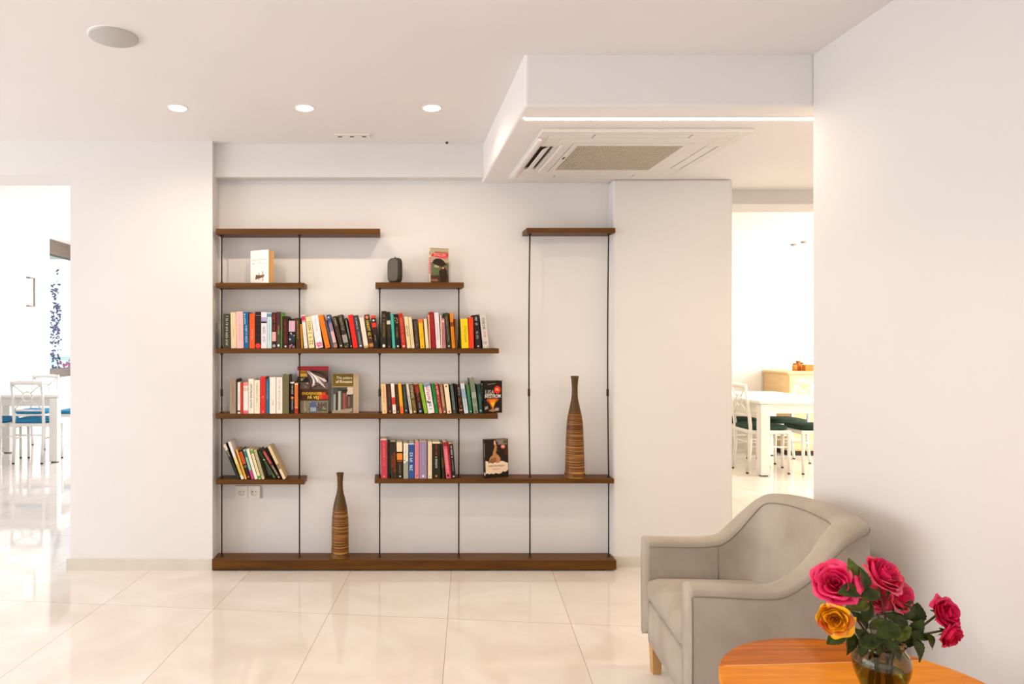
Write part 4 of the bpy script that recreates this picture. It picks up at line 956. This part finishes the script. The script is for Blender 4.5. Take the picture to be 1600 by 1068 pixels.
def petal_mat(name, c1, c2):
    m = noisy(name, c1, c2, nscale=30, detail=2, rough=.5, p0=.35, p1=.7)
    m.node_tree.nodes['Principled BSDF'].inputs['Subsurface Weight'].default_value = .15
    m.node_tree.nodes['Principled BSDF'].inputs['Subsurface Radius'].default_value = (.01, .003, .003)
    return m
PINK = petal_mat('hot_pink_petal', (228, 14, 84), (250, 70, 132)); CORAL = petal_mat('coral_pink_petal', (228, 44, 84), (250, 124, 140))
RED = petal_mat('red_pink_petal', (206, 10, 56), (240, 34, 104)); YEL = petal_mat('yellow_petal', (252, 196, 14), (250, 160, 20)); YELR = petal_mat('orange_petal_edge', (206, 90, 20), (240, 150, 30))
def petals(mb, c, axis, R, mt, seed, layers=((3, .2, 1.0), (3, .36, 1.04), (4, .54, 1.02), (5, .72, .96), (5, .88, .86), (6, 1.0, .68)), mt2=None, ragged=0):
    rnd = random.Random(seed); ax = Vector(axis).normalized(); q = Vector((0, 0, 1)).rotation_difference(ax).to_matrix().to_4x4()
    T = Matrix.Translation(c) @ q
    for li, (n, ro, hh) in enumerate(layers):
        for k in range(n):
            ph = 2*PI*(k+rnd.uniform(-.15, .15))/n+li*1.1; span = (6.5 if li < 2 else 8.2)/n*rnd.uniform(.95, 1.15)
            Rr = R*ro*rnd.uniform(.92, 1.08); H = R*1.15*hh*rnd.uniform(.92, 1.08); curl = (.02+.055*li)*R*rnd.uniform(.5, 1.5)
            nu, nv = 12, 8; vs, fs = [], []; wv = rnd.uniform(0, 6)
            for j in range(nv+1):
                v = j/nv; r = Rr*(.12+.88*math.sin(v*PI*.62)**.8); z = H*(v**1.15)-R*.45
                if v > .65: r += curl*((v-.65)/.35)**2; z -= curl*.8*((v-.65)/.35)**2.5
                wd = span*.5*math.sin(PI*(.2+.52*v))**.5
                for i in range(nu+1):
                    u = -1+2*i/nu; rr = r*(1-.10*abs(u)*(1 if li < 3 else .4))
                    ed = v*v*R*(.03+.012*li)*math.sin(u*4+wv); zc = z-(abs(u)**3)*v*H*(.16+ragged*rnd.uniform(0, .5))
                    a = ph+u*wd; vs.append((rr*math.cos(a)+ed*math.cos(a), rr*math.sin(a)+ed*math.sin(a), zc))
            for j in range(nv):
                for i in range(nu): kk = j*(nu+1)+i; fs.append((kk, kk+1, kk+nu+2, kk+nu+1))
            mb.add(vs, fs, mt2 if (mt2 and rnd.random() < .35) else mt, True, T)
def leaf_mesh(c, dirv, L, Wd, nrm, mt, droop=.25, seed=0):
    d = Vector(dirv).normalized(); nr = Vector(nrm).normalized(); s_ = d.cross(nr).normalized(); nr = s_.cross(d).normalized()
    rnd = random.Random(seed); n = 14; vs = []; fs = []; c = Vector(c)
    for i in range(n+1):
        t_ = i/n; w_ = Wd/2*(math.sin(PI*t_**.8)**.8 if 0 < t_ < 1 else 0)*(1+.10*(i % 2)); p = c+d*(L*(t_-.5))-nr*(droop*L*(t_-.3)**2)
        for k, f in enumerate((-1, -.5, 0, .5, 1)):
            vs.append(p+s_*(w_*f)+nr*(abs(f)*w_*.35+.02*L*math.sin(t_*8+f*2+seed)))
    for i in range(n):
        for k in range(4): a = i*5+k; fs.append((a, a+1, a+6, a+5))
    return MB().add(vs, fs, mt, True)
VB = Vector((VX, VY, TZ+.012))
def at2(px, py, dy=0): Y = VY+dy; return at(px, py, Y)
roses = [
 # label, px, py, dY, radius px, axis, material, second, stem via
 ('large hot pink rose at the upper left of the vase bouquet', 1306, 912, -.015, 30, (-.5, -.75, .55), PINK, None, (1352, 985)),
 ('bright pink rose topmost in the bouquet, facing right', 1379, 899, .0, 29, (.35, -.7, .75), PINK, CORAL, (1384, 975)),
 ('coral pink open rose below the topmost one', 1404, 930, .02, 27, (.5, -.75, .35), CORAL, PINK, (1396, 985)),
 ('pale-streaked pink rose tucked behind the dark leaves in the middle', 1368, 934, .03, 22, (-.1, -.9, .4), CORAL, None, (1376, 985)),
 ('ragged yellow and orange rose at the lower left of the bouquet', 1305, 967, -.035, 23, (-.55, -.8, .1), YEL, YELR, (1350, 990)),
 ('upper red-pink rose of the pair reaching out to the right', 1476, 958, .0, 24, (.35, -.85, .35), RED, PINK, (1425, 990)),
 ('lower red-pink rose of the pair hanging out to the right', 1484, 990, -.01, 21, (.45, -.85, -.35), RED, None, (1422, 996)),
]
leaves = [ # px, py, dY, length px, angle in picture (deg, 0 = right, 90 = up), width ratio, rose index, material
 (1328, 923, -.055, 34, 175, .58, 0, 0), (1362, 928, -.05, 28, 15, .6, 3, 0), (1332, 888, -.03, 28, 105, .5, 0, 1), (1350, 904, -.05, 34, 100, .5, 1, 0), (1340, 946, -.02, 34, 190, .5, 0, 1),
 (1306, 995, -.03, 30, 215, .6, 4, 0), (1328, 1004, -.03, 34, 265, .6, 4, 0), (1350, 996, -.04, 32, 320, .5, 4, 0), (1419, 952, .0, 30, 60, .6, 2, 0), (1432, 957, .02, 28, 80, .75, 2, 0),
 (1434, 979, .0, 26, 70, .6, 5, 0), (1438, 993, -.01, 26, 350, .5, 5, 0), (1455, 1003, -.01, 26, 300, .55, 6, 0), (1435, 1015, -.02, 34, 285, .55, 6, 0), (1410, 988, -.02, 30, 40, .6, 5, 1),
 (1388, 985, -.05, 36, 200, .6, 2, 0), (1394, 1010, -.045, 34, 330, .5, 6, 0), (1376, 974, -.03, 34, 20, .4, 3, 1), (1347, 968, -.01, 34, 130, .4, 0, 0), (1402, 967, -.01, 34, 150, .5, 2, 0),
 (1386, 925, -.01, 24, 100, .5, 2, 0), (1362, 1001, -.05, 34, 20, .55, 3, 0), (1372, 1012, -.05, 30, 300, .55, 1, 0), (1402, 1020, -.035, 26, 300, .5, 5, 0), (1356, 955, -.02, 30, 70, .45, 1, 0), (1420, 1000, .01, 30, 30, .5, 6, 0), (1348, 1014, -.03, 24, 250, .5, 4, 0)]
for i, (lab, px, py, dy, rp, axis, mt, mt2, via) in enumerate(roses):
    c = at2(px, py, dy); R = rp*K*.92; ax = Vector(axis).normalized()
    t = thing('rose', lab, 'rose', tuple(VB), group='cut roses in the glass vase')
    mb = MB()
    if i == 4: petals(mb, c-VB, axis, R, mt, 40+i, mt2=mt2, ragged=.5)
    else: petals(mb, c-VB, axis, R, mt, 40+i, mt2=mt2)
    mb.build('bloom', t)
    base = c-ax*R*.45
    v = at2(via[0], via[1], dy*.5)
    an = i*2*PI/7; bot = Vector((VX+.014*math.cos(an), VY+.014*math.sin(an), TZ+.012)); neck = Vector((VX+.022*math.cos(an+.5)*.8+(.008 if px > 1400 else -.006), VY+.015*math.sin(an), TZ+.140))
    pts = catmull([tuple(bot-VB), tuple(neck-VB), tuple(v-VB), tuple(base-VB)], 8)
    MB().tube(pts, [.0026]*len(pts), M['stemr'] if i in (0, 1) else M['stem'], 8).build('stem', t)
    mb = MB()
    for k in range(5):
        a = 2*PI*k/5; sd = ax.orthogonal().normalized(); sd2 = ax.cross(sd); o_ = sd*math.cos(a)+sd2*math.sin(a)
        lm = leaf_mesh(base-VB+o_*.010, o_-ax*.2, .024, .007, ax, M['stem'], .2, k); mb.add(lm.v, lm.f, M['stem'], True)
    mb.lathe([(.0005, -.004), (.005, 0), (.006, .006), (.004, .01)], M['stem'], 10, T=Matrix.Translation(base-VB) @ Vector((0, 0, 1)).rotation_difference(ax).to_matrix().to_4x4())
    mb.build('sepals', t)
    for k, (lx, ly, ld, L, ang, wr, ri, mm) in enumerate(leaves):
        if ri != i: continue
        a = math.radians(ang); p = at2(lx, ly, ld)-VB
        o = leaf_mesh(p, (math.cos(a), random.uniform(-.35, .15), math.sin(a)), L*K*1.12, L*K*wr*1.15, (random.uniform(-.4, .4), -.8, .7), M['leafy'] if mm else M['leaf'], .35, k).build('leaf', t)
        o.modifiers.new('thickness', 'SOLIDIFY').thickness = .0005
        # petiole from leaf base towards the stem
        lb = p-Vector((math.cos(a), 0, math.sin(a)))*L*K*.5; near = min(pts, key=lambda q_: (Vector(q_)-lb).length)
        MB().tube([lb, (lb+Vector(near))/2+Vector((0, 0, .004)), near], .0011, M['stem'], 6).build('leaf_stalk', t)

# ---------------------------------------------------------------- dining furniture beyond the openings
def dining_chair(cush):
    t = thing('dining_chair', 'x', 'chair')
    W_ = M['wchair']; rw, fw = .155, .19; dp = .185
    for s_ in (-1, 1):
        leg = MB().tube([(s_*rw, -dp-.03, .015), (s_*rw, -dp, .25), (s_*(rw+.005), -dp, .45), (s_*(rw+.008), -dp-.02, .65), (s_*(rw+.005), -dp-.06, .90)], [.015, .017, .018, .016, .014], W_, 10).build('back_leg', t)
        MB().cyl((s_*rw, -dp-.03, .0075), .014, .015, M['cap'], 10).build('foot_cap', leg)
        leg = MB().tube([(s_*fw, dp, .015), (s_*fw, dp, .43)], [.013, .019], W_, 10).build('front_leg', t)
        MB().cyl((s_*fw, dp, .0075), .013, .015, M['cap'], 10).build('foot_cap', leg)
        MB().tube([(s_*rw, -dp, .27), (s_*fw, dp, .27)], .008, W_, 8).build('stretcher', t)
    MB().tube([(-rw, -dp, .31), (rw, -dp, .31)], .008, W_, 8).build('stretcher', t)
    MB().box((-.205, -.20, .405), (.205, .205, .44), W_, .006).build('seat_frame', t)
    mb = rounded_block(.40, .40, .05, M[cush], ex=5); mb.build('seat_cushion', t, (0, 0, .438))
    MB().tube([(-.162, -dp-.055, .875), (-.08, -dp-.075, .885), (.08, -dp-.075, .885), (.162, -dp-.055, .875)], .024, W_, 10).build('top_rail', t)
    MB().tube([(-.16, -dp-.01, .58), (.16, -dp-.01, .58)], .011, W_, 8).build('back_rail', t)
    mb = MB(); mb.tube([(.055*math.cos(k*PI/8), -dp-.038, .73+.055*math.sin(k*PI/8)) for k in range(17)], .009, W_, 8)
    for s_ in (-1, 1):
        mb.tube([(s_*.155, -dp-.012, .59), (s_*.04, -dp-.035, .69)], .008, W_, 8).tube([(s_*.155, -dp-.055, .865), (s_*.04, -dp-.04, .77)], .008, W_, 8)
    mb.build('back_splat', t)
    return t
def dining_table(label, x0, y0, x1, y1):
    t = thing('dining_table', label, 'table', ((x0+x1)/2, (y0+y1)/2, 0)); hx, hy = (x1-x0)/2, (y1-y0)/2
    MB().box((-hx, -hy, .715), (hx, hy, .745), M['wchair'], .003).build('table_top', t)
    MB().box((-hx+.03, -hy+.03, .62), (hx-.03, hy-.03, .7145), M['wchair']).build('apron', t)
    for sx in (-1, 1):
        for sy in (-1, 1):
            cx_, cy_ = sx*(hx-.06), sy*(hy-.05)
            l = MB().box((cx_-.045, cy_-.045, .012), (cx_+.045, cy_+.045, .71), M['wchair'], .003).build('leg', t)
            MB().box((cx_-.03, cy_-.03, 0), (cx_+.03, cy_+.03, .012), M['cap']).build('foot_pad', l)
    return t
dining_table('white dining table seen through the left opening', -5.0+.35, 7.86, -3.655, 8.62)
dining_table('white dining table seen through the right opening, near the pale wooden cabinet', 3.62, 7.05, 4.50, 8.45)
cb = dining_chair('blue'); cg = dining_chair('green')
def place(proto, used, x, y, deg, label, grp):
    o = proto if not used else copy_tree(proto)
    o.location = (x, y, 0); o.rotation_euler = (0, 0, math.radians(deg)); o['label'] = label; o['group'] = grp; return o
GL, GR = 'white chairs with blue seats in the left room', 'white chairs with green seats in the right room'
place(cb, 0, -3.955, 8.0, 0, 'white wooden chair with blue seat, back turned to us, left opening', GL)
place(cb, 1, -4.425, 8.0, 0, 'white blue-seated chair cut by the left edge of the photo', GL)
place(cb, 1, -3.93, 9.0, 180, 'white blue-seated chair facing us across the left dining table', GL)
place(cb, 1, -4.46, 9.0, 180, 'white chair across the left dining table, partly hidden at photo edge', GL)
place(cb, 1, -3.78, 9.9, 100, 'white blue-seated chair farthest back beside the garden window', GL)
place(cg, 0, 3.80, 7.38, -90, 'white chair with green seat at the near left side of right table', GR)
place(cg, 1, 3.86, 7.96, -90, 'white green-seated chair behind the near left one at right table', GR)
place(cg, 1, 4.30, 7.36, 90, 'white green-seated chair at the near right side of right table', GR)
place(cg, 1, 4.34, 7.96, 90, 'white green-seated chair behind the near right one at right table', GR)
# cabinet
t = thing('cabinet', 'pale oak sideboard cabinet at the back of the right dining room', 'cabinet', (5.2, 8.6, 0))
MB().box((-.59, -.27, .06), (.6, .28, .955), M['cab'], .003).build('body', t)
MB().box((-.55, -.23, 0), (.56, .25, .06), M['cap']).build('plinth', t)
MB().box((-.61, -.29, .955), (.62, .28, .98), M['cab'], .003).build('top_board', t)
for k in (0, 1): 
    d = MB().box((-.585+k*.30, -.285, .08), (-.585+k*.30+.285, -.27, .94), M['cab'], .002).build('door', t)
    MB().box((-.585+k*.30+.25, -.297, .5), (-.585+k*.30+.258, -.285, .62), M['rod'], .001).build('handle', d)
def jar(px, py, r, h, col, lab):
    Y = 8.6; p = at(px, py, Y); o = thing('jar', lab, 'jar', (p.x, Y, .98), group='jars on the sideboard')
    MB().lathe([(.0005, 0), (r, 0), (r, h*.7), (r*.7, h*.82), (r*.7, h*.84), (.0005, h*.84)], cmat(col), 16).build('body', o)
    MB().cyl((0, 0, h*.92), r*.78, h*.16, cmat('8a5a2c'), 14).build('lid', o)
jar(1242, 575, .028, .09, 'c88a3c', 'leftmost small amber jar on the pale oak sideboard')
jar(1247, 575, .03, .12, 'b05c28', 'tallest reddish-brown jar on the pale oak sideboard')
jar(1252, 575, .03, .10, 'd89a50', 'rightmost honey-coloured jar on the pale oak sideboard')
t = MB(); 
t.box((-.12, -.09, 0), (.12, .09, .008), cmat('a86424')).box((-.13, -.1, 0), (-.12, .1, .07), cmat('b87430')).box((.12, -.1, 0), (.13, .1, .07), cmat('b87430')).box((-.12, -.1, 0), (.12, -.09, .07), cmat('b87430')).box((-.12, .09, 0), (.12, .1, .07), cmat('b87430'))
tag(t.build('tray', None, (at(1268, 575, 8.6).x, 8.6, .98)), 'orange-brown wooden tray on the sideboard, right of the jars', 'tray')

# sconce on the left dining room wall
sc = thing('wall_sconce', 'half-round frosted glass wall lamp with dark edging seen through the left opening', 'wall lamp', (LX, 9.72, CH+ (534-455.5)/F*9.72))
n, m_ = 16, 8; vs, fs = [], []
for i in range(n+1):
    a = -PI/2+PI*i/n
    for j in range(m_+1):
        b_ = j/m_; yy = .13-.29*math.cos(a)*1.0*b_; zz = .19*math.sin(a); xx = .05*math.cos(a)**.5*math.sin(PI*b_)**.6 if 0 < j < m_ and 0 < i < n else 0
        vs.append((.012+xx, yy, zz))
for i in range(n):
    for j in range(m_): k = i*(m_+1)+j; fs.append((k, k+1, k+m_+2, k+m_+1))
MB().add(vs, fs, M['sconce'], True).build('glass_shade', sc)
fm = mat('sconce_edging', (120, 104, 96), .5)
MB().box((0, -.01, .185), (.05, .14, .2), fm).box((0, -.01, -.2), (.05, .14, -.185), fm).box((0, .125, -.2), (.05, .14, .2), fm).build('bracket', sc)
MB().cyl((.03, .15, 0), .025, .05, mat('sconce_knob', (214, 190, 172), .5), 14, axis='x').build('knob', sc)

# window in the left dining room
wz0, wz1 = .80, 2.83
w = bpy.data.objects.new('window_1', None); COL.objects.link(w); struct(w)
mb = MB().box((LX-.12, 10.37, wz0), (LX-.02, 10.41, wz1), M['winframe']).box((LX-.12, 11.96, wz0), (LX-.02, 12, wz1), M['winframe']).box((LX-.12, 10.41, wz0), (LX-.02, 11.96, wz0+.13), M['winframe'])
mb.build('window_frame', w)
MB().box((LX-.14, 10.41, 2.61), (LX-.02, 11.96, 2.83), noisy('roller_blind', (96, 82, 68), (112, 96, 80), scale=(1, 1, 20), nscale=3)).build('roller_blind', w)
gm = bpy.data.materials.new('window_glass'); gm.use_nodes = True; b = gm.node_tree.nodes['Principled BSDF']
b.inputs['Base Color'].default_value = (.97, .99, .98, 1); b.inputs['Roughness'].default_value = 0; b.inputs['Transmission Weight'].default_value = 1; b.inputs['IOR'].default_value = 1.05
MB().box((LX-.075, 10.41, wz0+.13), (LX-.069, 11.96, 2.61), gm).build('pane', w)
# garden outside that window
struct(MB().box((-60, 4.6, -.4), (LX-.3, 80, -.3), mat('garden_paving', (196, 222, 216), .6)).build('ground_outside'))
tag(MB().box((-40, 26, -.3), (-9, 60, -.2), mat('pool_water', (120, 206, 206), .1)).build('pool'), 'turquoise pool water outside the left window', 'pool')
def bush(name, label, cat, c, r, mt, n, seed, lsz=.05):
    rnd = random.Random(seed); mb = MB()
    for k in range(n):
        d = Vector((rnd.gauss(0, 1), rnd.gauss(0, 1), rnd.gauss(0, 1))).normalized(); p = Vector((d.x*r[0], d.y*r[1], d.z*r[2]))*rnd.uniform(.5, 1)
        lm = leaf_mesh(p, (rnd.uniform(-1, 1), rnd.uniform(-1, 1), rnd.uniform(-1, .6)), lsz, lsz*.5, (rnd.uniform(-1, 1), -1, rnd.uniform(0, 1)), mt, .3, k); mb.add(lm.v, lm.f, mt, True)
    return tag(mb.build(name, None, c), label, cat)
bush('flowering_bush', 'pink flowering bush low outside the left window', 'bush', (-5.62, 12.35, .36), (.3, .3, .68), mat('pink_blossom', (238, 160, 196), .7), 420, 3, .09)
bush('climbing_vine', 'bluish tall leafy vine outside the left window', 'plant', (-5.36, 11.43, 1.15), (.07, .12, 1.47), mat('vine_leaf', (120, 120, 160), .7), 230, 5, .06)
bush('green_shrub', 'pale green shrub outside the left window', 'bush', (-6.05, 13.1, .25), (.4, .5, .58), mat('shrub_leaf', (150, 196, 160), .7), 260, 9, .11)
